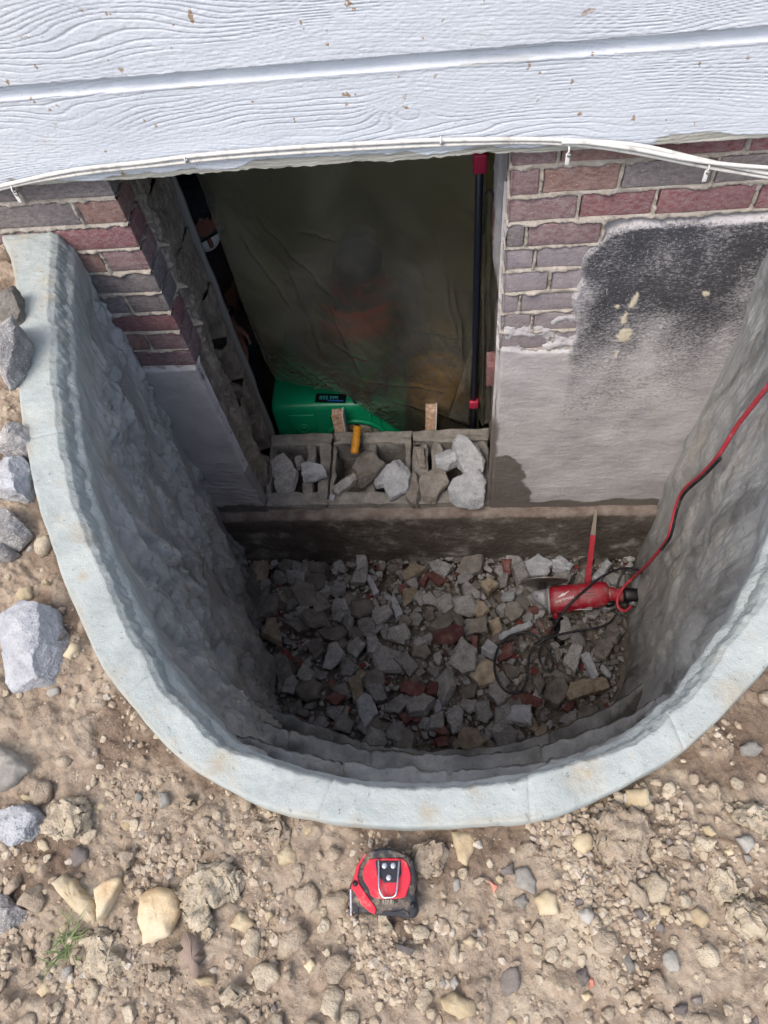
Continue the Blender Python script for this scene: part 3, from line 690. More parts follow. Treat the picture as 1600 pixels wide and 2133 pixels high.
def traced(name, px, z, thick, mat, prof=SLAB, rough=.10, tilt=(0, 0), n=26, smooth=False, parent=None, sub=0, **k):
    """outline read off the photograph, set at its own height z (top) and given its thickness"""
    P = np.array([atz(a, b, z)[:2] for a, b in px]); c = P.mean(0)
    if sub:                                           # enough rings for an even, fine surface
        full = [(0.0, 1.0)] + list(prof) + [(0.0, -1.0)]; size = np.linalg.norm(P - c, axis=1).mean(); stp = max(.0045, size*.09); den = []
        for (s0, h0), (s1, h1) in zip(full[:-1], full[1:]):
            m_ = max(1, int(round(math.hypot((s1-s0)*size, (h1-h0)*thick/2)/stp)))
            den += [(s0 + (s1-s0)*q/m_, h0 + (h1-h0)*q/m_) for q in range(m_)]
        prof = den[1:] or prof; n = int(min(90, max(24, 6.28*size/stp*.9)))
    V, F = ring_shape(P - c, thick, prof, rough, rnd.uniform(0, 50), n, tilt)
    if sub:
        for a in range(3): V[:, a] += sub*fbm(V[:, 0]*62 + c[0]*50 + a*9, V[:, 1]*62 + c[1]*50, V[:, 2]*62 + a*4, 4, .62)
    V = V + np.array([c[0], c[1], z - thick/2])
    if parent is None: return centred(name, V, F, mat, smooth, **k)
    return obj(name, mesh(name, V, F, mat, smooth), parent)
def rock(name, px, z, thick, mat, vox=.0045, rough=.004, cuts=7, tilt=(0, 0), smooth=False, **k):
    """outline with its own height and thickness, remeshed evenly, then split by fracture planes and roughened"""
    P = np.array([atz(a, b, z)[:2] for a, b in px]); c = P.mean(0); size = np.linalg.norm(P - c, axis=1).mean()
    V, F = ring_shape(P - c, thick, CLOD if smooth else SLAB, .06, rnd.uniform(0, 50), 30, tilt)
    tmp = bpy.data.objects.new('tmp', mesh('tmp', V, F, mat)); COL.objects.link(tmp); r = tmp.modifiers.new('r', 'REMESH'); r.mode = 'VOXEL'; r.voxel_size = vox
    dg = bpy.context.evaluated_depsgraph_get(); dg.update(); me = bpy.data.meshes.new_from_object(tmp.evaluated_get(dg)); bpy.data.objects.remove(tmp); me.name = name
    V = np.array([v.co[:] for v in me.vertices])
    for _ in range(cuts):
        nr = rs.normal(size=3); nr[2] = abs(nr[2])*.9 + .15; nr /= np.linalg.norm(nr); dd = V @ nr; h = np.quantile(dd, rnd.uniform(.90, .97) if smooth else rnd.uniform(.84, .955)); V = V - np.outer(np.maximum(dd - h, 0), nr)
    o = rnd.uniform(0, 40)
    for a in range(3): V[:, a] += rough*fbm(V[:, 0]*48 + o + a*9, V[:, 1]*48, V[:, 2]*48 + a*5, 4, .6)
    me.vertices.foreach_set('co', V.reshape(-1).astype(np.float32)); me.materials.clear(); me.materials.append(mat); me.polygons.foreach_set('use_smooth', [smooth]*len(me.polygons)); me.update()
    ob = obj(name, me, **k); ob.location = (c[0], c[1], z - thick/2); return ob
def sc(px, s, o): return [(o[0] + a*s, o[1] + b*s) for a, b in px]

# ------------------------------------------------------------------ chunks lying on the sill
SG = 'broken block pieces on the opening sill'
Z7 = (.31875, (530, 700))
for pts, z, th, m, tl, lab in [
    ([(105,810),(200,780),(245,830),(290,905),(265,990),(190,1040),(145,1040),(120,900)], -1.215, .032, M_CONC, (.15, .25), 'upright grey broken plate leaning in the leftmost cell of the sill'),
    ([(250,785),(305,770),(320,810),(280,860)], -1.225, .03, M_CONC, (0, 0), 'small grey concrete lump behind the upright plate on the sill'),
    ([(300,830),(345,815),(460,845),(467,885),(310,920)], -1.195, .05, M_CONC_L, (.1, .2), 'pale wedge-shaped concrete piece on the web left of the orange tube'),
    ([(640,790),(720,720),(855,830),(690,980),(660,880),(625,830)], -1.175, .034, M_CONC_D, (.12, .25), 'dark brown-grey square slab tilted below the orange tube'),
    ([(500,975),(660,870),(670,930),(545,1025)], -1.215, .04, M_CONC, (.1, .1), 'long grey block sliver poking out from under the dark slab'),
    ([(770,930),(800,890),(950,805),(1020,885),(995,985),(880,1035),(840,960),(800,965)], -1.195, .034, M_CONC_L, (-.05, .3), 'pale flat broken plate with pointed top on the middle of the sill'),
    ([(1050,730),(1105,720),(1120,850),(1080,850)], -1.225, .03, M_CONC_D, (0, 0), 'narrow dark sliver standing on a web of the sill'),
    ([(985,980),(1010,860),(1060,880),(1080,980),(1075,1100),(975,1080)], -1.225, .034, M_CONC_D, (0, .05), 'dark strip of block at the front edge of the sill'),
    ([(1175,765),(1260,725),(1310,735),(1330,800),(1240,840),(1195,830)], -1.185, .06, M_CONC_L, (.1, .2), 'small grey lump left of the biggest block chunk on the sill'),
    ([(1300,700),(1330,640),(1440,640),(1510,790),(1490,850),(1390,860),(1330,790)], -1.165, .085, M_CONC_L, (-.1, .15), 'biggest block chunk in the right corner of the sill, grey with a dark stripe'),
    ([(1075,930),(1100,900),(1280,850),(1295,930),(1215,1000),(1170,1080),(1090,1040)], -1.195, .03, M_CONC_D, (.05, .2), 'dark curved flake with pale broken edge on the sill'),
    ([(1265,985),(1310,910),(1470,865),(1515,930),(1490,1105),(1290,1060)], -1.185, .045, M_CONC_L, (-.05, .15), 'large pale striped plate at the front right corner of the sill'),
    ([(485,1060),(500,1025),(530,1045),(505,1075)], -1.235, .014, M_CONC_L, (0, 0), 'tiny white chip on the front edge of the sill'),
    ([(55,950),(80,895),(100,910),(80,965)], -1.235, .016, M_CONC, (0, 0), 'small thin flake beside the left jamb on the sill')]:
    rock('block_fragment', sc(pts, *Z7), z, th, m, .0042, .0028, 3, tl, label=lab, cat='concrete chunk', group=SG)

# ------------------------------------------------------------------ rubble on the pit floor
RG = 'rubble pieces on the pit floor'
placed = []
def pit_piece(px, m, lab, dz=0.0, th=.04, prof=SLAB):
    z = -1.60 + dz + rnd.uniform(-.012, .012)
    o = traced('rubble_piece', px, z, th, m, prof, .13, (rnd.uniform(-.25, .25), rnd.uniform(-.25, .25)), sub=.003, label=lab, cat='rubble', group=RG)
    placed.append((o.location.x, o.location.y, max(o.dimensions.x, o.dimensions.y)*.42))
A7 = (.275, (520, 1140)); B7 = (.5625, (500, 1130))
C, L, D, T, R_ = M_CONC, M_CONC_L, M_CONC_D, M_CONC_T, M_REDC
for pts, m, lab in [
    ([(305,85),(395,110),(410,160),(395,200),(320,165)], C, 'pale grey pentagonal plate below the left end of the footing'),
    ([(425,90),(590,120),(560,200),(430,180)], D, 'brown-grey rectangular plate touching the footing left of centre'),
    ([(810,60),(880,50),(895,110),(860,180),(800,165)], C, 'upright pale block lump standing against the footing'),
    ([(1125,190),(1240,105),(1335,160),(1300,190),(1190,240)], T, 'tan brick-shaped piece near the middle of the footing'),
    ([(1280,250),(1340,190),(1365,210),(1320,285)], R_, 'small red brick chip just below the tan brick-shaped piece'),
    ([(1350,100),(1420,70),(1540,130),(1470,225),(1400,190)], C, 'grey diamond-shaped plate right of the tan brick-shaped piece'),
    ([(480,335),(560,340),(615,430),(480,510)], D, 'dark triangular slab in the left half of the rubble'),
    ([(680,400),(750,335),(840,380),(770,495)], D, 'dark square slab standing on its corner in the rubble'),
    ([(270,310),(340,290),(390,420),(270,465)], D, 'dark narrow wedge near the left well wall'),
    ([(1080,330),(1130,400),(1155,500),(1110,535),(1075,420)], L, 'bright white pointed shard sticking up in the rubble'),
    ([(885,230),(910,205),(980,330),(940,360)], L, 'pale finger-shaped piece left of the white pointed shard'),
    ([(250,560),(380,510),(460,560),(440,610),(370,640)], D, 'dark broad flake near the left well wall'),
    ([(510,620),(680,580),(730,640),(660,720),(540,680)], D, 'dark slab with a pale front edge in the left half of the rubble'),
    ([(940,450),(1050,420),(1090,500),(960,590),(920,520)], C, 'large grey plate just left of the white pointed shard'),
    ([(415,730),(500,665),(570,780),(500,845)], D, 'dark diamond slab left of the rubble middle'),
    ([(180,850),(215,800),(280,820),(310,900),(330,1040),(225,1105),(185,960)], D, 'long dark slab lying along the left well wall'),
    ([(690,780),(740,840),(840,910),(760,975),(690,960)], C, 'grey wedge with a pointed right end in the lower rubble'),
    ([(880,640),(930,625),(1000,740),(980,800),(890,805)], C, 'pale ridged block piece in the middle of the rubble'),
    ([(1090,830),(1180,800),(1275,860),(1180,960),(1120,890)], T, 'light tan plate in the middle of the rubble'),
    ([(1230,750),(1330,720),(1375,790),(1330,840),(1240,820)], D, 'dark rounded lump beside the light tan plate'),
    ([(735,990),(830,950),(870,1110),(800,1190)], T, 'long brown slab in the lower left rubble'),
    ([(860,1030),(1010,1010),(1035,1150),(940,1170)], C, 'grey square plate right of the long brown slab'),
    ([(805,1170),(870,1110),(930,1130),(970,1250),(870,1360),(830,1280)], L, 'rough pale block chunk at the foot of the long brown slab'),
    ([(1135,1080),(1165,985),(1330,1050),(1280,1140)], R_, 'dusty red-brown half brick in the lower middle of the rubble'),
    ([(1340,1110),(1360,1010),(1425,1020),(1415,1120)], R_, 'bright red brick corner beside the dusty half brick'),
    ([(1025,1180),(1160,1105),(1240,1160),(1130,1260),(1030,1230)], C, 'wide grey plate below the grey square plate'),
    ([(870,1350),(950,1300),(1070,1330),(1060,1390),(920,1415)], D, 'flat brown-grey tile close to the lowest step'),
    ([(1070,1320),(1160,1310),(1190,1400),(1120,1470),(1020,1440)], C, 'grey flat piece touching the lowest step'),
    ([(570,1140),(650,1085),(735,1125),(650,1200)], R_, 'dark red brick piece in the deep shade at lower left'),
    ([(1115,1250),(1210,1230),(1250,1280),(1180,1345)], R_, 'brown-red brick piece below the wide grey plate'),
    ([(1480,1250),(1560,1205),(1620,1230),(1600,1390),(1540,1400)], C, 'smooth dark-topped boulder near the lowest step')]:
    pit_piece(sc(pts, *A7), m, lab)
for pts, m, lab, dz, th in [
    ([(1050,60),(1110,35),(1160,80),(1140,120),(1075,115)], L, 'big pale boulder behind the cutting disc', .02, .07),
    ([(1005,80),(1045,60),(1070,120),(1030,150)], C, 'grey wedge left of the boulder behind the cutting disc', .03, .06),
    ([(1155,60),(1185,40),(1235,75),(1225,105),(1165,95)], L, 'pale grey lump right of the boulder behind the cutting disc', .03, .06),
    ([(1300,130),(1362,50),(1380,70),(1340,140)], L, 'upright slab propped between the red bar and the well wall', .05, .05),
    ([(970,60),(1005,60),(1000,110),(975,95)], R_, 'red brick piece against the footing', .01, .05),
    ([(885,145),(930,120),(955,150),(920,185)], T, 'pinkish brown block piece left of the cutting disc', .01, .04),
    ([(1000,240),(1060,165),(1090,200),(1045,270)], D, 'smooth dark slab under the grinder head', -.01, .03),
    ([(1065,255),(1095,215),(1120,235),(1100,265)], R_, 'red brick chip under the grinder head', -.01, .04),
    ([(835,285),(910,275),(918,330),(840,335)], D, 'flat brown-grey tile in the middle of the rubble', 0, .03),
    ([(920,285),(960,275),(975,320),(940,345)], T, 'yellowish mortar lump left of the cord loop', 0, .05),
    ([(955,335),(1075,290),(1085,310),(965,360)], L, 'long blue-grey strip of block above the cord loop', .01, .03),
    ([(770,440),(820,340),(875,400),(870,470),(830,480)], C, 'large channel-shaped block piece in the rubble', .02, .06),
    ([(855,345),(880,340),(878,395),(865,395)], R_, 'small upright red brick chip beside the channel-shaped block', .02, .05),
    ([(945,390),(1005,365),(1010,420),(960,440)], R_, 'red-brown brick piece inside the cord loop', .0, .04),
    ([(1200,440),(1235,365),(1275,380),(1245,480)], C, 'grey brick-sized block piece right of the cord loops', .01, .05),
    ([(1265,420),(1295,410),(1330,490),(1305,505)], L, 'blue-grey strip near the right well wall', .01, .03),
    ([(1310,420),(1335,350),(1390,370),(1355,440)], D, 'dark brown slab near the right well wall', .01, .03),
    ([(1210,560),(1225,520),(1360,490),(1370,535),(1220,580)], T, 'long pale edge-moulded strip near the lowest step at right', .03, .045),
    ([(1080,500),(1110,475),(1135,520),(1110,565)], D, 'dark block lump below the small cord loop', .01, .06),
    ([(1130,560),(1150,505),(1200,500),(1220,540),(1180,610)], D, 'big dark chunk left of the long pale strip', .02, .07),
    ([(1000,570),(1040,550),(1120,575),(1115,605),(1050,605)], R_, 'bright red brick fragment below the cord loop', .01, .05),
    ([(1195,615),(1230,580),(1250,590),(1215,630)], R_, 'small red brick chip below the long pale strip', .0, .04),
    ([(995,650),(1010,605),(1080,600),(1080,675),(1040,665)], L, 'blue-grey block chunk below the bright red fragment', .0, .06),
    ([(905,690),(940,660),(955,720),(910,715)], C, 'small pale slab close to the middle of the lowest step', .0, .04),
    ([(570,425),(620,405),(660,450),(625,490)], C, 'tan-grey square plate in the lower left rubble', .01, .04)]:
    pit_piece(sc(pts, *B7), m, lab, dz, th)

fe = np.array([(-.80,-.66),(-.642,-.752),(-.42,-.83),(-.28,-.875),(-.128,-.893),(.03,-.887),(.20,-.855),(.37,-.795),(.502,-.725),(.7,-.6)])
def in_pit(x, y, m=0.0):
    if y > -.055 - m or y < np.interp(x, fe[:, 0], fe[:, 1]) + .02 + m: return False
    half = INN[:8]; xl = np.interp(-y, [-p[1] for p in half], [p[0] for p in half])
    hr = INN[::-1][:8]; xr = np.interp(-y, [-p[1] for p in hr], [p[0] for p in hr])
    return xl + .035 + m < x < xr - .045 - m
bank = {}
def rubble_mesh(kind, size, i):
    key = (kind, size, i)
    if key not in bank:
        rr = 1.0; th = rnd.uniform(.5, 1.2)
        V, F = ring_shape(rand_poly(rr, rnd.choice([4, 5, 5, 6, 7]), rnd.uniform(.85, 1.3)), th, SLAB if i % 3 else LUMP, .14, rnd.uniform(0, 60), 14 if size == 's' else 18, (rnd.uniform(-.2, .2), rnd.uniform(-.2, .2)))
        bank[key] = mesh('rubble_piece', V, F, {'c': M_CONC, 'l': M_CONC_L, 'd': M_CONC_D, 't': M_CONC_T, 'r': M_REDC}[kind])
    return bank[key]
TONE = {'c': 'grey', 'l': 'pale grey', 'd': 'dark brown-grey', 't': 'tan', 'r': 'brick red'}
used = set()
def landmark_label(pre, x, y, marks):
    for (mx, my, nm) in sorted(marks, key=lambda q: (q[0]-x)**2 + (q[1]-y)**2):
        dx, dy = x - mx, y - my
        rel = ('right of' if dx > 0 else 'left of') if abs(dx) > abs(dy) else ('above' if dy > 0 else 'below')
        lab = f'{pre} {rel} the {nm}'
        if lab not in used and len(lab.split()) <= 16: used.add(lab); return lab
    return pre + ' on the ground'
def marks_at(z, items): return [tuple(atz(a, b, z)[:2]) + (nm,) for a, b, nm in items]
PIT_MARKS = marks_at(-1.6, [(830,1248,'white pointed shard'),(860,1190,'tan brick-shaped piece'),(910,1180,'grey diamond-shaped plate'),(745,1175,'upright pale lump at the footing'),(660,1180,'brown-grey plate at the footing'),(618,1180,'pentagonal plate'),(600,1255,'dark narrow wedge'),(668,1255,'dark triangular slab'),(728,1255,'dark square slab'),(618,1300,'dark broad flake'),(690,1325,'slab with pale front edge'),(590,1400,'long dark slab by the wall'),(655,1350,'dark diamond slab'),(725,1385,'grey wedge'),(780,1340,'pale ridged piece'),(845,1382,'light tan plate'),(742,1435,'long brown slab'),(765,1480,'rough pale chunk'),(858,1435,'dusty half brick'),(900,1435,'bright red corner'),(830,1465,'wide grey plate'),(790,1515,'tile by the lowest step'),(935,1500,'dark-topped boulder'),(963,1370,'channel-shaped block'),(1120,1180,'big pale boulder'),(1148,1212,'cutting disc'),(1200,1245,'grinder body'),(1235,1140,'red bar'),(1065,1390,'large cord loop'),(1140,1380,'small cord loop'),(1100,1455,'bright red fragment'),(1165,1440,'big dark chunk'),(1225,1430,'long pale strip'),(1255,1355,'dark brown slab'),(1085,1490,'blue-grey chunk'),(1018,1215,'pinkish brown piece'),(1095,1250,'smooth dark slab'),(1050,1305,'blue-grey strip')])
SOIL_MARKS = marks_at(-.02, [(128,1705,'crumbly yellow-tan clod'),(142,1870,'long tan stone'),(218,1870,'half-moon stone'),(325,1905,'orange-stained stone'),(440,1850,'biggest pale clod'),(40,1720,'blue-grey block piece'),(20,1600,'whitish rock'),(140,1960,'grass tuft'),(398,1992,'dry leaf'),(405,1690,'dark twig'),(570,1735,'round clod at the rim'),(500,1922,'square tan stone'),(798,1840,'tape measure'),(595,1780,'smooth tan stone'),(965,1765,'pale triangular stone'),(890,1780,'brown clod by the tape measure'),(645,2013,'orange-tan pebble'),(955,2095,'rounded tan rock'),(980,1960,'small tan stone'),(1025,1845,'orange chip'),(1300,1755,'flat rectangular clod'),(1560,1700,'broad cracked clod'),(1560,1760,'whitish stone'),(1570,1560,'round stone on dark soil'),(1525,1850,'wide pale clod'),(1570,1920,'pale clay slab'),(1095,1830,'olive-grey stone'),(1222,1905,'greenish pebble'),(1312,2008,'oval grey pebble'),(1233,2045,'pink pebble'),(1420,2105,'dark grey pebble'),(1355,1920,'cream pebble'),(60,1310,'big pale block chunk'),(20,950,'blue-grey block at the rim'),(15,1080,'flat grey plate'),(15,690,'block overhanging the rim'),(690,1950,'tape hook'),(500,2060,'pale clod by the bottom edge')])
def scatter_rubble(n, r0, r1, size, word):
    made = tries = 0
    while made < n and tries < n*60:
        tries += 1
        x, y = rnd.uniform(-.9, .72), rnd.uniform(-.9, -.05); r = rnd.uniform(r0, r1)
        if not in_pit(x, y, r*.4): continue
        if any((x-a)**2 + (y-b)**2 < (.52*(r + q))**2 for a, b, q in placed): continue
        kind = rnd.choices('cldtr', [46, 8, 33, 9, 4])[0]
        o = bpy.data.objects.new('rubble_piece', rubble_mesh(kind, size, rnd.randrange(8)))
        o.location = (x, y, -1.645 + r*.55 + rnd.uniform(-.008, .02)); o.scale = (r, r, r*rnd.uniform(.6, .95))
        o.rotation_euler = (rnd.gauss(0, .35), rnd.gauss(0, .35), rnd.uniform(0, 6.28))
        noun = 'brick fragment' if kind == 'r' else ('mortar lump' if kind == 't' else 'concrete piece')
        put(o, label=landmark_label(f'{word} {TONE[kind]} {noun}', x, y, PIT_MARKS), cat='rubble', group=RG)
        placed.append((x, y, r)); made += 1
scatter_rubble(34, .045, .066, 'm', 'large'); scatter_rubble(86, .028, .044, 'm', 'mid-sized'); scatter_rubble(124, .013, .026, 's', 'small')

def tone_mat(name, stops, fine=260):
    n = N(name); co = n.co('pos'); c = n.ramp(n.attr('tone'), stops); c = n.mix(n.ramp(n.noise(co, 60, 5, .6), [(.3, .35), (.65, 0.0)]), c, stops[0][1])
    b = n.bump(n.noise(co, fine, 4, .7), .0015, .9); return n.done(c, .93, b, spec=.15)
_oc = np.array([(1,0,0),(-1,0,0),(0,1,0),(0,-1,0),(0,0,1),(0,0,-1)], float); _of = [(0,2,4),(2,1,4),(1,3,4),(3,0,4),(2,0,5),(1,2,5),(3,1,5),(0,3,5)]
def octa1():
    V = [tuple(v) for v in _oc]; F = []; mid = {}
    def mp(a, b):
        k = (min(a, b), max(a, b))
        if k not in mid: v = (np.array(V[a]) + np.array(V[b])); V.append(tuple(v/np.linalg.norm(v))); mid[k] = len(V)-1
        return mid[k]
    for a, b, c in _of:
        ab, bc, ca = mp(a, b), mp(b, c), mp(c, a); F += [(a, ab, ca), (ab, b, bc), (ca, bc, c), (ab, bc, ca)]
    return np.array(V), np.array(F)
OV, OF = octa1()
def pebble_mass(name, pts, rad, mat, tone, rough=.35, flat=.75, smooth=False, **k):
    n = len(pts); V = np.repeat(OV[None], n, 0)
    V = V*(1 + rough*rs.uniform(-1, 1, (n, len(OV), 1)))
    V[:, :, 2] *= flat; V[:, :, 0] *= rs.uniform(.7, 1.35, (n, 1))
    a = rs.uniform(0, 6.28, n); ca, sa = np.cos(a)[:, None], np.sin(a)[:, None]
    X = V[:, :, 0]*ca - V[:, :, 1]*sa; Y = V[:, :, 0]*sa + V[:, :, 1]*ca
    V = np.stack([X, Y, V[:, :, 2]], -1)*np.asarray(rad)[:, None, None] + np.asarray(pts)[:, None, :]
    F = (OF[None] + (np.arange(n)*len(OV))[:, None, None]).reshape(-1, 3)
    me = bpy.data.meshes.new(name); me.vertices.add(n*len(OV)); me.vertices.foreach_set('co', V.reshape(-1).astype(np.float32))
    me.loops.add(F.size); me.loops.foreach_set('vertex_index', F.reshape(-1).astype(np.int32))
    me.polygons.add(len(F)); me.polygons.foreach_set('loop_start', np.arange(0, F.size, 3, dtype=np.int32)); me.polygons.foreach_set('use_smooth', np.full(len(F), smooth))
    me.materials.append(mat); me.update(calc_edges=True)
    at = me.attributes.new('tone', 'FLOAT', 'POINT'); at.data.foreach_set('value', np.repeat(tone, len(OV)).astype(np.float32))
    return obj(name, me, **k)
pts = []
while len(pts) < 4600:
    x, y = rnd.uniform(-.92, .74), rnd.uniform(-.9, -.03)
    if in_pit(x, y, -.02): pts.append((x, y, -1.655 + rnd.uniform(-.012, .03)))
pebble_mass('rubble_chips', np.array(pts), .003 + .012*rs.uniform(0, 1, len(pts))**2, tone_mat('chip_tones', [(0, srgb(98, 91, 84)), (.35, srgb(124, 118, 111)), (.7, srgb(152, 149, 145)), (.93, srgb(170, 168, 166)), (.96, srgb(128, 62, 58))]), rs.uniform(0, 1, len(pts)), .45, .6,
            label='loose small chips and grit between the rubble pieces', cat='rubble chips', kind='stuff')

# ------------------------------------------------------------------ stones and clods on the soil
def ground_z(x, y):
    x = np.asarray(x, float); y = np.asarray(y, float)
    return -0.036 + 0.014*fbm(x*5, y*5, 0, 3) + 0.0125*(np.abs(fbm(x*20, y*20, 2, 4)) - 0.22) + 0.010*sstep(0.12, 0.35, perlin(x*17+3, y*17, 7.7))
CL = (srgb(149, 133, 115), srgb(171, 156, 137), srgb(187, 174, 154))
M_CLOD = stone_mat('clay_clod', CL, 60, 'obj', 0.004, varia=.10, fine=260)
M_CLOD_P = stone_mat('pale_clod', (srgb(165, 151, 130), srgb(186, 173, 151), srgb(201, 190, 169)), 50, 'obj', 0.004, varia=.06, fine=260)
M_STONE = stone_mat('tan_stone', (srgb(156, 136, 108), srgb(182, 166, 136), srgb(198, 186, 160)), 18, 'obj', 0.0012, varia=.2)
M_STONE_G = stone_mat('grey_stone', (srgb(128, 124, 116), srgb(156, 152, 144), srgb(180, 176, 168)), 22, 'obj', 0.0012, varia=.3)
M_STONE_D = stone_mat('dark_stone', (srgb(94, 88, 86), srgb(118, 111, 107), srgb(140, 132, 126)), 22, 'obj', 0.0012, varia=.2)
M_STONE_O = stone_mat('orange_stone', (srgb(186, 154, 114), srgb(198, 182, 152), srgb(206, 196, 174)), 12, 'obj', 0.0012, varia=.05)
M_PINK = stone_mat('pink_stone', (srgb(180, 116, 98), srgb(200, 138, 118), srgb(206, 156, 138)), 22, 'obj', 0.001, varia=.1)
OG = 'stones and clods on the soil'
gpl = []
def ground_piece(name, px, m, lab, h=.03, prof=CLOD, rough=.14, smooth=True, cat='clod', n=30, lift=0):
    c = np.mean(px, 0); w = atz(c[0], c[1], -.02); zt = float(ground_z(w[0], w[1])) + h*.52 + lift
    if name != 'field_stone' and name != 'split_stone':
        o = rock(name, px, zt, h, m, .0036, .011 if name == 'clay_clod' else .004, 5, (0, 0), name == 'clay_clod', label=lab, cat=cat, group=OG); gpl.append((o.location.x, o.location.y, max(o.dimensions.x, o.dimensions.y)*.45)); return
    o = traced(name, px, zt, h, m, prof, rough, (rnd.uniform(-.08, .08), rnd.uniform(-.08, .08)), n, smooth, sub=(.007 if name == 'clay_clod' else .002), label=lab, cat=cat, group=OG)
    gpl.append((o.location.x, o.location.y, max(o.dimensions.x, o.dimensions.y)*.45))
GA = (.375, (0, 1500)); GB = (.375, (500, 1600)); GC = (.375, (1000, 1500)); GD = (.46875, (0, 500))
CD, CP, S, SG_, SD = M_CLOD, M_CLOD_P, M_STONE, M_STONE_G, M_STONE_D
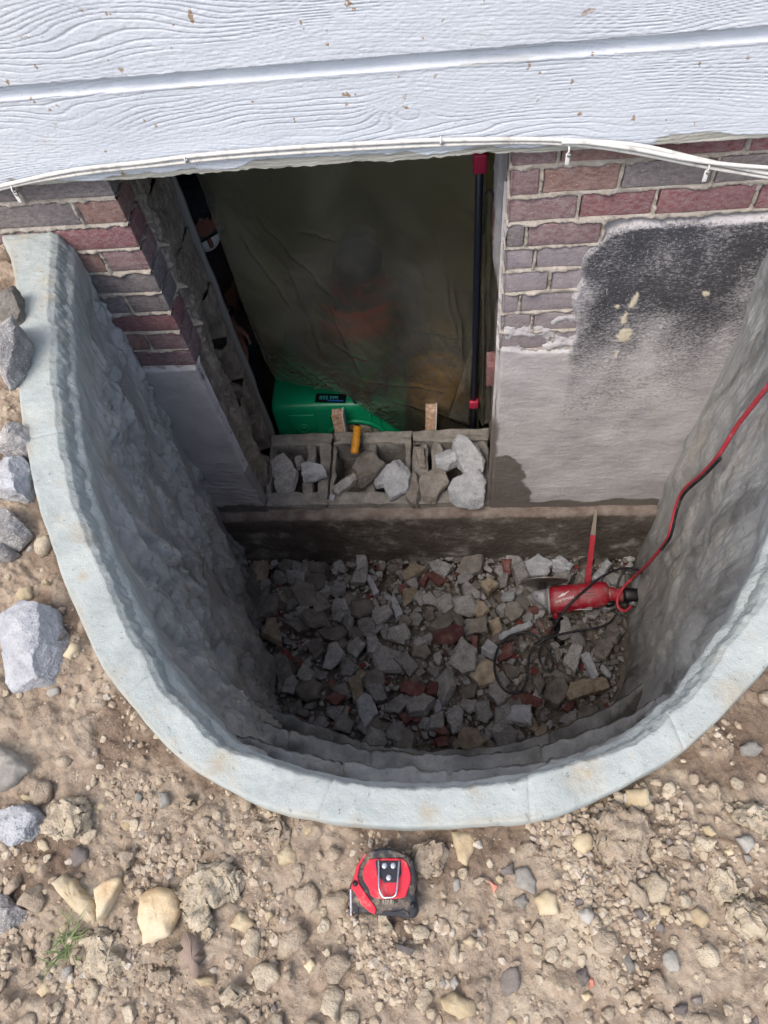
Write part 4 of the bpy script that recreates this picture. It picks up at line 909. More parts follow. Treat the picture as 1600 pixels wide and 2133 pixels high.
for fr_, items in ((GA, [
    ('clay_clod', [(220,480),(330,415),(470,450),(450,600),(320,695),(215,640)], CP, 'crumbly yellow-tan clod beside the blue-grey block piece', .055, CLOD),
    ('field_stone', [(255,900),(320,850),(400,880),(510,1010),(510,1110),(450,1130),(370,1040)], S, 'long tan stone left of the half-moon stone', .035, LUMP),
    ('split_stone', [(515,940),(570,890),(650,870),(655,890),(600,1020),(530,1125)], M_STONE_O, 'half-moon split stone standing on edge', .045, SLAB),
    ('field_stone', [(740,960),(840,920),(960,940),(990,1060),(930,1200),(770,1255),(745,1100)], M_STONE_O, 'smooth stone stained orange left of the big pale clod', .04, LUMP),
    ('clay_clod', [(950,900),(1080,790),(1250,790),(1360,870),(1340,960),(1180,1010),(1120,1240),(1010,1200),(960,1000)], CP, 'biggest pale clay clod right of the orange-stained stone', .05, CLOD),
    ('block_fragment', [(-60,480),(100,465),(190,510),(215,590),(100,660),(-60,720)], M_CONC_L, 'blue-grey block piece cut by the photo edge beside the crumbly clod', .06, SLAB),
    ('field_stone', [(-60,120),(0,140),(70,180),(130,260),(60,340),(-60,390)], M_STONE_G, 'rough whitish rock at the photo edge below the leaning blocks', .05, LUMP),
    ('block_fragment', [(-60,960),(0,980),(110,1060),(40,1180),(-60,1210)], M_CONC, 'grey block corner at the photo edge left of the grass tuft', .05, SLAB),
    ('clay_clod', [(430,1170),(560,1120),(660,1200),(690,1380),(600,1480),(470,1400)], CP, 'wide low clod below the half-moon stone', .035, CLOD),
    ('clay_clod', [(610,770),(680,710),(740,720),(720,790),(640,840)], CD, 'small tan clod above the half-moon stone', .03, CLOD),
    ('clay_clod', [(985,430),(1040,390),(1095,440),(1060,520),(1000,520)], CD, 'brown clod next to the twig', .03, CLOD),
    ('field_stone', [(870,400),(930,395),(930,460),(880,490)], SG_, 'small grey stone left of the brown clod by the twig', .02, LUMP),
    ('clay_clod', [(1450,610),(1540,540),(1600,600),(1590,700),(1500,710)], CD, 'round clod at the outer foot of the rim left of the tape measure', .04, CLOD),
    ('field_stone', [(1270,1140),(1330,1065),(1405,1130),(1350,1185)], S, 'square tan stone right of the biggest pale clod', .02, LUMP),
    ('clay_clod', [(790,1400),(890,1370),(980,1380),(960,1450),(840,1480)], CD, 'oblong clod below the dry leaf', .025, CLOD),
    ('field_stone', [(1070,1430),(1180,1420),(1190,1470),(1100,1485)], S, 'oval pebble below and right of the dry leaf', .018, LUMP),
    ('clay_clod', [(680,870),(740,850),(760,900),(720,945)], CD, 'small clod between half-moon and orange-stained stones', .022, CLOD),
    ('clay_clod', [(900,1290),(1000,1240),(1010,1330),(940,1365)], CD, 'knobbly clod left of the dry leaf', .025, CLOD),
    ('clay_clod', [(1210,1500),(1300,1460),(1350,1530),(1290,1580),(1230,1560)], CP, 'pale clod near the bottom edge right of the leaf', .025, CLOD),
    ('field_stone', [(1450,1070),(1500,1050),(1520,1090),(1480,1130)], S, 'small yellowish pebble right of the square tan stone', .015, LUMP),
    ('clay_clod', [(1070,690),(1120,665),(1150,720),(1100,760)], CD, 'small clod above the biggest pale clod', .02, CLOD)]),
  (GB, [
    ('field_stone', [(1170,350),(1290,345),(1330,400),(1260,540),(1210,510)], S, 'pale triangular stone below the rim right of the tape measure', .03, LUMP),
    ('field_stone', [(190,480),(265,415),(320,470),(300,530),(210,535)], S, 'smooth tan stone left of the tape measure', .022, LUMP),
    ('clay_clod', [(930,460),(1040,360),(1120,370),(1170,480),(1150,600),(1000,590)], CD, 'large brown clod touching the right side of the tape measure', .03, CLOD),
    ('field_stone', [(345,1090),(390,1060),(425,1100),(380,1145)], M_STONE_O, 'round orange-tan pebble below and left of the tape measure', .016, LUMP),
    ('field_stone', [(1115,1290),(1180,1245),(1310,1290),(1310,1370),(1220,1410),(1130,1350)], S, 'rounded tan rock near the bottom edge right of centre', .035, LUMP),
    ('field_stone', [(1230,960),(1280,925),(1320,960),(1290,1000)], S, 'small tan stone between tape measure and rounded rock', .018, LUMP),
    ('field_stone', [(1100,1180),(1135,1155),(1155,1200),(1125,1230)], SG_, 'pale chip just above the rounded rock', .014, LUMP),
    ('field_stone', [(1160,1200),(1190,1150),(1220,1200),(1195,1240)], SG_, 'pointed pale chip above the rounded rock', .014, LUMP),
    ('field_stone', [(1445,560),(1520,520),(1525,580),(1460,590)], SD, 'dark grey chip above the orange chip', .015, LUMP),
    ('field_stone', [(1380,620),(1440,650),(1410,690)], M_PINK, 'small orange chip right of the pale triangular stone', .012, LUMP),
    ('clay_clod', [(1350,840),(1420,810),(1460,850),(1420,890)], CD, 'small clod right of the tape measure level with its base', .018, CLOD),
    ('clay_clod', [(745,840),(830,830),(835,900),(780,910)], CP, 'crumbly clod poking out below the tape measure', .02, CLOD),
    ('field_stone', [(860,970),(970,1010),(950,1050),(880,1010)], SD, 'flat dark stone below the tape measure', .012, SLAB),
    ('field_stone', [(165,1330),(195,1290),(215,1340),(190,1390)], SD, 'dark purple-brown pebble near the bottom edge', .014, LUMP)]),
  (GC, [
    ('clay_clod', [(660,510),(760,460),(950,500),(945,650),(910,830),(820,890),(700,860),(660,700)], CD, 'big flat rectangular clod leaning on the rim', .045, CLOD),
    ('clay_clod', [(1390,450),(1500,430),(1650,500),(1650,660),(1430,600)], CP, 'broad cracked clod at the right photo edge', .04, CLOD),
    ('field_stone', [(1430,650),(1520,640),(1545,690),(1490,740)], SG_, 'whitish stone below the broad cracked clod', .02, LUMP),
    ('field_stone', [(1455,140),(1530,110),(1590,160),(1540,195),(1465,190)], SG_, 'pale round stone alone on dark soil at right', .022, LUMP),
    ('clay_clod', [(1260,870),(1400,810),(1520,930),(1480,1000),(1330,1020)], CP, 'wide pale clod left of the crack at right', .03, CLOD),
    ('clay_clod', [(1380,1050),(1500,1000),(1650,1050),(1640,1240),(1400,1150)], CP, 'large pale slab of clay below the crack at right', .03, CLOD),
    ('field_stone', [(195,830),(260,810),(320,900),(310,970),(200,920)], SG_, 'olive-grey flat stone right of the orange chip', .02, LUMP),
    ('field_stone', [(545,1070),(590,1035),(640,1080),(610,1130),(560,1110)], SG_, 'greenish grey pebble below the flat rectangular clod', .018, LUMP),
    ('field_stone', [(190,1000),(240,965),(275,1010),(240,1060)], SG_, 'light grey stone below the olive-grey flat stone', .016, LUMP),
    ('clay_clod', [(230,700),(290,660),(330,710),(260,765)], CD, 'small clod left of the flat rectangular clod', .018, CLOD),
    ('field_stone', [(790,1330),(830,1290),(875,1370),(830,1420)], SG_, 'oval grey pebble set in pale clay near the bottom', .014, LUMP),
    ('field_stone', [(540,1400),(590,1370),(610,1440),(560,1490)], SD, 'mauve pebble beside the pink pebble', .016, LUMP),
    ('field_stone', [(600,1430),(630,1425),(640,1480),(610,1500)], M_PINK, 'small salmon pink pebble near the bottom edge', .013, LUMP),
    ('field_stone', [(1075,1590),(1170,1580),(1160,1650),(1090,1640)], SD, 'dark grey pebble at the bottom edge on the right', .018, LUMP),
    ('field_stone', [(1180,1550),(1240,1530),(1250,1580),(1200,1600)], SD, 'blue-grey pebble next to the dark grey one at the bottom', .014, LUMP),
    ('field_stone', [(920,1110),(980,1095),(985,1140),(940,1150)], S, 'oval cream pebble in the cluster at right', .012, LUMP),
    ('field_stone', [(860,1060),(900,1045),(930,1090),(890,1115)], SD, 'speckled dark pebble in the cluster at right', .014, LUMP),
    ('field_stone', [(1365,720),(1410,705),(1420,745),(1380,755)], M_STONE_O, 'amber pebble below the whitish stone at right', .012, LUMP),
    ('field_stone', [(550,1520),(600,1505),(635,1540),(590,1565)], S, 'brown pebble below the mauve pebble', .014, LUMP)])):
    for nm, pts, m, lab, h, pr in items: ground_piece(nm, sc(pts, *fr_), m, lab, h, pr, .16 if nm == 'clay_clod' else .07, True, {'clay_clod': 'clod', 'block_fragment': 'concrete chunk'}.get(nm, 'stone'))
BG = 'broken block pieces beside the well'
for pts, z, th, m, tl, lab in [
    ([(-60,1560),(0,1560),(110,1520),(190,1620),(235,1760),(200,1880),(0,1945),(-60,1950)], .035, .10, M_CONC_L, (-.25, .0), 'big pale block chunk with a smooth face left of the well'),
    ([(-60,885),(0,885),(90,895),(120,1000),(85,1105),(0,1090),(-60,1090)], .02, .07, M_CONC_L, (.1, 0), 'rough blue-grey block piece touching the rim at left'),
    ([(-60,795),(0,795),(95,795),(105,900),(0,885),(-60,885)], .03, .08, M_CONC, (0, 0), 'grey block piece behind the rough blue-grey one at left'),
    ([(-60,1160),(0,1165),(80,1255),(30,1310),(0,1320),(-60,1320)], .02, .05, M_CONC, (-.2, .1), 'flat grey plate above the big pale chunk'),
    ([(-60,1320),(0,1320),(45,1360),(0,1400),(-60,1400)], .0, .04, M_CONC, (0, 0), 'small layered block corner just above the big pale chunk'),
    ([(-60,250),(0,280),(55,330),(60,370),(5,480),(-60,560)], .085, .10, M_CONC, (.2, -.1), 'block piece overhanging the rim near the house and shading it'),
    ([(-60,180),(0,180),(50,170),(55,270),(30,300),(-60,300)], .05, .08, M_CONC_D, (0, 0), 'dark block piece nearest the house wall at left'),
    ([(240,1770),(290,1725),(285,1760),(245,1785)], -.005, .014, M_CONC_D, (0, 0), 'dark blue-grey chip right of the big pale chunk'),
    ([(170,1525),(185,1500),(208,1492),(200,1530)], -.008, .016, M_STONE, (0, 0), 'small pale pebble between big pale chunk and rim')]:
    o = rock('block_fragment', sc(pts, *GD), z, th, m, tilt=tl, rough=.0026, cuts=9, label=lab, cat='concrete chunk', group=BG); gpl.append((o.location.x, o.location.y, max(o.dimensions.x, o.dimensions.y)*.45))

ROs = RO[::4]
def rim_dist(x, y): return float(np.sqrt(((ROs[:, 0]-x)**2 + (ROs[:, 1]-y)**2).min()))
from_rim = lambda x, y: rim_dist(x, y) if not inside_rim(x, y) else -1
def inside_rim(x, y):
    j = int(np.argmin((ROs[:, 0]-x)**2 + (ROs[:, 1]-y)**2)); p = ROs[j]; nrm = NO[::4][j]
    return (x-p[0])*nrm[0] + (y-p[1])*nrm[1] > 0
def project(x, y, z):
    c = RW.T @ (np.array([x, y, z]) - CAM); return PCX + FPX*c[0]/c[2], PCY + FPX*c[1]/c[2]
def soil_spot():
    while True:
        px, py = rnd.uniform(-30, 1630), rnd.uniform(560, 2160); w = atz(px, py, -.03)
        if w[1] < -.02 and not inside_rim(w[0], w[1]) and rim_dist(w[0], w[1]) > .004: return w[0], w[1], px, py
cb = {}
def clod_mesh(i, kind):
    if (i, kind) not in cb:
        pr, ro, sm, m = {'c': (CLOD, .42, True, M_CLOD), 'p': (CLOD, .42, True, M_CLOD_P), 's': (LUMP, .08, True, M_STONE), 'g': (LUMP, .08, True, M_STONE_G), 'd': (LUMP, .08, True, M_STONE_D)}[kind]
        V, F = ring_shape(rand_poly(1, rnd.choice([5, 6, 7]), rnd.uniform(.8, 1.25)), rnd.uniform(1.1, 1.6), pr, ro, rnd.uniform(0, 50), 18)
        cb[(i, kind)] = mesh('clay_clod' if kind in 'cp' else 'pebble', V, F, m, sm)
    return cb[(i, kind)]
made = 0; tries = 0
while made < 210 and tries < 20000:
    tries += 1
    x, y, px, py = soil_spot(); r = .006 + .014*rnd.random()**2.2
    dens = .25 + .75*float(sstep(-.15, .25, perlin(x*9+4, y*9, 2.5)))
    if py < 1620: dens *= .25
    if rnd.random() > dens or any((x-a)**2 + (y-b)**2 < (.8*(r + q))**2 for a, b, q in gpl): continue
    if -.16 < x < -.045 and -1.34 < y < -1.24: continue
    kind = rnd.choices('cpsgd', [56, 28, 10, 4, 2])[0]
    o = bpy.data.objects.new('clay_clod' if kind in 'cp' else 'pebble', clod_mesh(rnd.randrange(7), kind))
    o.location = (x, y, float(ground_z(x, y)) + r*.12); o.scale = (r, r, r*rnd.uniform(.7, 1.1)); o.rotation_euler = (rnd.gauss(0, .3), rnd.gauss(0, .3), rnd.uniform(0, 6.28))
    nm = {'c': 'brown clay clod', 'p': 'pale clay clod', 's': 'tan pebble', 'g': 'grey pebble', 'd': 'dark pebble'}[kind]
    put(o, label=landmark_label(f'{"mid-sized" if r > .011 else "small"} {nm} on the soil', x, y, SOIL_MARKS), cat='clod' if kind in 'cp' else 'pebble', group=OG)
    gpl.append((x, y, r)); made += 1
pts = []; rad = []
while len(pts) < 4400:
    x, y, px, py = soil_spot(); q = float(perlin(x*11+4, y*11, 2.5))
    if rnd.random() > (.05 + 1.6*max(q - .02, 0))*(1 if py > 1620 else .35): continue
    r = .0012 + .0050*rnd.random()**2.8; pts.append((x, y, r)); rad.append(r)
pts = np.array(pts); pts[:, 2] = ground_z(pts[:, 0], pts[:, 1]) + np.array(rad)*.2
pebble_mass('soil_crumbs', pts, np.array(rad), tone_mat('crumb_tones', [(0, srgb(146, 130, 112)), (.4, srgb(168, 153, 134)), (.85, srgb(186, 173, 152)), (.96, srgb(184, 176, 164)), (.99, srgb(138, 128, 120))]), rs.uniform(0, 1, len(pts)), .32, .8,
            label='loose crumbs and grit strewn over the dry soil', cat='soil crumbs', kind='stuff')

# ------------------------------------------------------------------ cables on the siding
M_CABLE = plain('white_painted_cable', srgb(214, 212, 206), .6, dust=srgb(120, 116, 108), dustamt=.58)
M_SCREW = plain('zinc_screw', srgb(190, 190, 190), .35, metal=.8)
M_CLIP = plain('painted_clip', srgb(222, 221, 216), .6)
def on_wall(px, y): return catmull([aty(a, b, y) for a, b in px], 14)
for px, lab, r, y in [
    ([(-40,398),(20,383),(150,355),(300,338),(400,325),(600,308),(800,297),(915,292),(1100,290),(1200,293),(1330,303),(1450,330),(1540,350),(1640,368)], 'thick white painted cable, uppermost along the bottom of the siding', .0042, -.048),
    ([(-40,404),(60,380),(200,358),(330,344),(480,328),(700,313),(920,302),(1100,297),(1230,305),(1340,322),(1440,342),(1540,360),(1640,375)], 'thin white cable running just under the thick painted cable', .0036, -.046),
    ([(1170,296),(1230,298),(1330,312),(1420,330),(1520,343),(1640,352)], 'short white cable crossing in front of the brick at upper right', .0040, -.052)]:
    V, F = tubeVF(on_wall(px, y), r, 8); centred('cable', V, F, M_CABLE, True, label=lab, cat='cable', group='cables along the siding')
for (cx_, cy_), dn, lab in [((30, 398), 1, 'white cable clip hanging at the left photo edge'), ((918, 297), 0, 'white clip on the cables above the middle of the opening'), ((1184, 316), 1, 'white clip with bare screw above the right brick pier'), ((1474, 352), 1, 'white clip dangling in front of the right bricks'), ((388, 335), 0, 'white clip on the cables above the left pier')]:
    p = aty(cx_, cy_, -.050); e = empty('cable_clip', p, label=lab, cat='cable clip', group='clips on the siding cables')
    a = np.linspace(-.6, 3.6, 12); arc = np.stack([.0*a, -.0055*np.sin(a), .0065*np.cos(a) + .004], 1)
    V, F = tubeVF(arc, .0018, 6); obj('loop', mesh('loop', V, F, M_CLIP, True), e, False)
    if dn: obj('tab', MB().box(-.004, .004, -.003, .001, -.026, -.003).me('tab', M_CLIP, True, .001), e, False)
    s = obj('screw', lathe('screw', [(.0001, .002), (.003, .0016), (.0042, .0004), (.0042, -.001), (.0016, -.0015), (.0016, -.012)], M_SCREW, 12), e, False)
    s.rotation_euler = (math.pi/2, 0, 0); s.location = (.002, -.003, -.006 if dn else .002)

# ------------------------------------------------------------------ tape measure on the soil
M_RUB = plain('black_rubber', srgb(44, 45, 50), .7, sc=160, dust=srgb(150, 134, 114), dustamt=.53)
M_TRED = plain('red_plastic', srgb(196, 28, 52), .42, sc=160, dust=srgb(176, 140, 128), dustamt=.60)
M_STEEL = plain('steel', srgb(190, 192, 196), .28, metal=1.0)
M_DARKST = plain('dark_steel', srgb(70, 70, 74), .4, metal=.9)
M_NAVY = plain('navy_plate', srgb(24, 26, 38), .35)
M_BLK = plain('black_plastic', srgb(20, 20, 23), .45)
M_TAN = plain('dusty_plate', srgb(150, 142, 128), .8)
TZ = .008
tp = lambda u, v, z=TZ: atz(650 + u*.1875, 1720 + v*.1875, z)
tape = empty('tape_measure', tuple(tp(790, 640, -.03)), label='dusty red and black tape measure lying on the soil', cat='tape measure')
def plate(name, uv, z1, z0, mat, parent, bevel=.0, smooth=False):
    n = len(uv); P = [tp(u, v) for u, v in uv]
    V = [(p[0], p[1], z1) for p in P] + [(p[0], p[1], z0) for p in P]
    F = [tuple(range(n))[::-1], tuple(range(n, 2*n))] + [(i, (i+1) % n, n + (i+1) % n, n+i) for i in range(n)]
    me = mesh(name, V, F, mat, smooth); bm = bmesh.new(); bm.from_mesh(me); bmesh.ops.recalc_face_normals(bm, faces=bm.faces)
    if bevel:
        ed = [e for e in bm.edges if max(v.co.z for v in e.verts) > z1 - 1e-5 and min(v.co.z for v in e.verts) > z1 - 1e-5]
        bmesh.ops.bevel(bm, geom=ed, offset=bevel, segments=3, affect='EDGES', profile=.5)
    bm.to_mesh(me); bm.free(); return obj(name, me, parent)
def dense(uv, k=4):
    P = catmull([tuple(p) for p in uv] + [uv[0]], k)[:-1]; return [tuple(p) for p in P]
body_uv = dense([(660,258),(800,238),(950,268),(1060,335),(1135,430),(1155,600),(1135,730),(1165,860),(1165,965),(1090,1032),(900,1005),(750,1000),(690,985),(540,965),(430,960),(405,700),(450,590),(490,450),(560,330)])
body = plate('body', body_uv, .004, -.036, M_RUB, tape, .004, True)
plate('red_face', dense([(635,368),(760,362),(1010,368),(1080,480),(1096,600),(1060,720),(1000,805),(690,805),(625,690),(566,590),(572,470)], 3), .0062, .0, M_TRED, tape, .0012)
plate('side_band', [(585,305),(605,318),(530,440),(505,560),(520,640),(600,760),(700,900),(712,940),(695,985),(640,962),(540,872),(470,745),(425,690),(455,595),(490,450)], .0058, -.02, M_TRED, tape, .001)
plate('top_cap', dense([(650,290),(800,262),(950,290),(1030,345),(800,352),(625,345)], 3), .0060, .0, M_RUB, tape, .001)
pl = plate('clip_plate', [(705,390),(985,390),(990,540),(930,632),(800,632),(722,545)], .0082, .004, M_NAVY, tape, .0008)
for u, v in ((805, 443), (902, 443), (853, 575)):
    s = obj('screw', lathe('screw', [(.0001, .0008), (.0022, .0010), (.0036, .0006), (.0040, -.001)], M_STEEL, 14), pl); s.matrix_parent_inverse = Matrix.Identity(4); s.location = Vector(tp(u, v, .0085)); s.location -= Vector((0, 0, 0))
    s.parent = tape; s.matrix_parent_inverse = Matrix.Translation(-Vector(tape.location))
w = catmull([tp(738, 378, .009), tp(742, 540, .013), tp(746, 700, .0135), tp(790, 790, .0125), tp(850, 797, .0125), tp(905, 788, .0125), tp(940, 735, .0135), tp(955, 560, .013), tp(970, 390, .009)], 8)
obj('belt_clip', tube('belt_clip', w, .0013, M_STEEL), tape)
plate('size_plate', dense([(780,842),(800,822),(895,822),(915,842),(895,864),(800,864)], 3), .0056, .003, M_TAN, tape)
t = obj('size_text', text_mesh('size_text', '3 1/2 IN', .0072, M_RUB), tape); t.location = Vector(tp(847, 843, .0060)); t.rotation_euler = (0, 0, math.radians(1))
plate('hook_block', [(432,720),(470,700),(530,860),(510,960),(440,955)], .0055, -.02, M_RUB, tape, .001)
plate('blade', [(505,880),(650,905),(655,935),(500,940)], .0030, -.022, M_DARKST, tape); plate('hook', [(415,705),(432,705),(436,1000),(420,1000)], .004, -.028, M_STEEL, tape)
plate('base_grip', dense([(760,990),(810,945),(930,950),(1000,930),(1070,965),(1075,1000),(950,1000)], 3), .0056, .0, M_RUB, tape, .001)
for u, v in ((480, 640), (1122, 885), (1110, 398)):
    o = obj('screw_hole', lathe('screw_hole', [(.0001, .0), (.0036, .0002), (.0036, -.002)], M_BLK, 12), tape); o.location = Vector(tp(u, v, .0062))

# ------------------------------------------------------------------ dry leaf, twig, grass tuft on the soil
M_LEAF = plain('dry_leaf', srgb(142, 124, 112), .85)
lf = [(-.026,0),(-.018,.008),(-.012,.006),(-.008,.017),(0,.009),(.006,.018),(.012,.008),(.020,.011),(.030,0),(.022,-.009),(.013,-.007),(.007,-.017),(0,-.008),(-.007,-.016),(-.012,-.006),(-.018,-.008)]
c0 = atz(400, 1992, -.02); V = [(0, 0, .006)] + [(x, y, .001 + .0025*math.sin(160*x + 120*y)) for x, y in lf]
F = [(0, 1+i, 1+(i+1) % len(lf)) for i in range(len(lf))]
le = obj('dry_leaf', mesh('dry_leaf', V, F, M_LEAF, True), label='dry brown lobed leaf lying among the clods', cat='leaf'); le.location = (c0[0], c0[1], float(ground_z(c0[0], c0[1])) + .012); le.rotation_euler = (.15, -.2, 1.9)
md = le.modifiers.new('s', 'SOLIDIFY'); md.thickness = .0006
st = obj('stalk', tube('stalk', [(0, 0, .006), (.018, -.002, .007), (.036, .002, .004)], .0007, M_LEAF, 5), le, False)
M_TWIG = plain('dry_twig', srgb(110, 92, 76), .9)
for px, lab in (([(378,1712),(395,1700),(412,1688),(427,1674)], 'dark thin twig beside the brown clod below the rim'), ([(1500,1745),(1525,1752),(1540,1768),(1555,1800)], 'curved thin root beside the whitish stone'), ([(1405,1786),(1425,1792),(1445,1800)], 'short straight twig right of the flat rectangular clod')):
    P = catmull([tuple(np.array(atz(a, b, -.02))) for a, b in px], 6); P[:, 2] = ground_z(P[:, 0], P[:, 1]) + .010
    V, F = tubeVF(P, np.linspace(.0018, .0009, len(P)), 6); centred('twig', V, F, M_TWIG, True, label=lab, cat='twig')
M_GRASS = plain('grass_blade', srgb(104, 118, 74), .7)
g0 = atz(140, 1960, -.02); mb = MB()
for i in range(46):
    a = rnd.uniform(0, 6.28); L_ = rnd.uniform(.018, .042); b0 = np.array([g0[0] + rnd.gauss(0, .006), g0[1] + rnd.gauss(0, .010), float(ground_z(g0[0], g0[1]))])
    d = np.array([math.cos(a), math.sin(a), rnd.uniform(.3, .9)]); q = np.array([-math.sin(a), math.cos(a), 0])*.0008
    m1 = b0 + d*L_*.55; tip = b0 + d*L_ - np.array([0, 0, L_*.25]); mb.add([b0-q, b0+q, m1+q, m1-q, tip], [(0,1,2,3), (3,2,4)])
centred('grass_tuft', mb.V, mb.F, M_GRASS, label='small sparse tuft of green grass on the soil at lower left', cat='grass')

# ------------------------------------------------------------------ angle grinder
M_GRED = plain('grinder_red', srgb(150, 24, 42), .42, sc=60, dust=srgb(150, 116, 112), dustamt=.56)
M_GHEAD = plain('grinder_cast_head', srgb(150, 150, 152), .5, metal=.35, dust=srgb(176, 170, 166), dustamt=.55)
M_WHITE = plain('white_print', srgb(226, 220, 220), .6)
M_DISC = plain('diamond_disc', srgb(150, 144, 136), .34, metal=.35, sc=40)
gp = atz(1203, 1244, -1.535); zl = Vector((CAM - gp)).normalized(); upv = Vector((-RW[0, 1], -RW[1, 1], -RW[2, 1]))
yl = (upv - zl*upv.dot(zl)).normalized(); xl = yl.cross(zl); a_ = math.radians(4.0); xl, yl = (xl*math.cos(a_) + yl*math.sin(a_)), (yl*math.cos(a_) - xl*math.sin(a_))
gr = bpy.data.objects.new('angle_grinder', None); put(gr, label='red angle grinder with silver head lying on the rubble', cat='angle grinder'); gr.matrix_world = frame(gr, xl, yl, zl, gp)
def loft(name, secs, mat, n=20, sq=2.6):        # secs: x, cy, cz, ry, rz
    V = []; F = []
    for (x, cy_, cz_, ry, rz) in secs:
        for k in range(n):
            t = 2*math.pi*k/n; c, s = math.cos(t), math.sin(t)
            V.append((x, cy_ + ry*math.copysign(abs(c)**(2/sq), c), cz_ + rz*math.copysign(abs(s)**(2/sq), s)))
    m = len(secs)
    for i in range(m-1):
        for k in range(n): F.append((i*n+k, (i+1)*n+k, (i+1)*n+(k+1) % n, i*n+(k+1) % n))
    F += [tuple(range(n)), tuple((m-1)*n+k for k in range(n))[::-1]]
    return mesh(name, V, F, mat, True)
gb = obj('motor_body', loft('motor_body', [(-.106,-.008,0,.040,.040),(-.102,-.008,0,.049,.046),(-.085,-.007,0,.052,.049),(-.03,-.003,0,.052,.049),(.03,.002,0,.050,.047),(.07,.006,0,.049,.046),(.094,.008,0,.047,.044),(.104,.009,0,.043,.041),(.112,.008,0,.034,.035)], M_GRED, 28, 3.3), gr, False)
obj('name_panel', MB().box(-.088, .006, -.034, .026, .044, .0492).me('name_panel', M_GRED, True, .003), gr, False)
for yy in (-.040, -.0455): obj('scuffed_band', MB().box(-.06, .05, yy-.002, yy+.002, .020, .036).me('scuffed_band', M_GHEAD, True, .001), gr, False)
for xx, yy in ((-.118, .018), (-.118, -.030), (-.148, .012)):
    q_ = obj('head_screw', lathe('head_screw', [(.0001, .003), (.003, .0025), (.0042, .001), (.0042, -.004)], M_STEEL, 10), gr, False); q_.location = (xx, yy, .036 if xx < -.14 else .041)
obj('gear_head', loft('gear_head', [(-.100,-.010,0,.053,.049),(-.108,-.010,0,.053,.049),(-.110,-.006,0,.044,.042),(-.124,-.001,0,.036,.040),(-.142,.006,0,.028,.036),(-.160,.012,0,.020,.030),(-.168,.014,0,.015,.024)], M_GHEAD, 24, 4.5), gr, False)
co_ = obj('spindle_collar', lathe('spindle_collar', [(.021, 0), (.021, .010), (.0165, .012), (.0165, .024), (.012, .026), (.012, .04)], M_STEEL, 20), gr, False); co_.rotation_euler = (-math.pi/2, 0, 0); co_.location = (-.126, .022, 0)
di = obj('cutting_disc', lathe('cutting_disc', [(.006, .004), (.018, .004), (.020, .001), (.060, .0012), (.062, .0022), (.085, .0022), (.086, .0015), (.086, -.0008), (.085, -.0015), (.062, -.0015), (.06, -.0008), (.006, -.0008)], M_DISC, 40), gr, False); di.rotation_euler = (-math.pi/2 - .16, .0, 0); di.location = (-.116, .064, 0)
nk = obj('rear_handle', loft('rear_handle', [(.108,.008,0,.034,.034),(.120,.005,0,.029,.030),(.145,.003,0,.026,.028),(.165,.002,0,.026,.028)], M_GRED, 24, 2.8), gr, False)
obj('tail_grip', loft('tail_grip', [(.163,.002,0,.027,.029),(.180,.001,0,.028,.030),(.212,-.002,0,.026,.028),(.232,-.004,0,.018,.020),(.244,-.006,0,.010,.010)], M_BLK, 24, 2.8), gr, False)
obj('grip_pad', loft('grip_pad', [(.100,-.028,.008,.010,.022),(.106,-.030,.008,.013,.025),(.128,-.027,.008,.011,.022),(.134,-.024,.008,.006,.015)], M_BLK), gr, False)
tr = obj('trigger', MB().box(.135, .20, .014, .026, -.008, .008).me('trigger', M_BLK, True, .004), gr, False)
for i, (xx, yy) in enumerate(((.036, .026), (.040, .013), (.044, .001))):
    v = obj('vent_slot', MB().box(xx-.018, xx+.022, yy-.0018, yy+.0018, .036, .0485).me('vent_slot', M_BLK, False), gr, False); v.rotation_euler = (0, 0, .06)
sh = obj('side_handle', loft('side_handle', [(0,0,0,.011,.011),(.012,0,0,.012,.012),(.028,0,0,.012,.012)], M_GRED, 14, 2), gr, False); sh.rotation_euler = (0, .25, -math.pi/2 + .05); sh.location = (-.085, -.050, .0)
obj('grip', loft('grip', [(.026,0,0,.026,.024),(.031,0,0,.028,.025),(.036,0,0,.014,.014),(.07,0,0,.017,.017),(.11,0,0,.016,.016),(.125,0,0,.020,.020),(.132,0,0,.012,.012)], M_BLK, 14, 2), sh, False)
tx = obj('logo_text', text_mesh('logo_text', 'Milwaukee', .0165, M_WHITE, .0005, .35), gr, False); tx.location = (-.046, -.006, .0497); tx.rotation_euler = (0, 0, math.pi + .30)
bolt = [(-.026, -.001), (.004, .005), (.0, .001), (.026, .006), (-.002, -.003), (.003, .0005)]
mb = MB(); V = [(x, y, .0) for x, y in [(-.028,-.004),(.0,.0055),(-.002,.001),(.026,.0065),(.0,-.0045),(.002,.0005)]]; mb.add(V, [(0,5,1),(5,0,4),(1,5,2),(2,3,5),(5,3,4)])
bo = obj('logo_bolt', mb.me('logo_bolt', M_WHITE), gr, False); bo.location = (-.048, .013, .0502); bo.rotation_euler = (0, 0, .32)

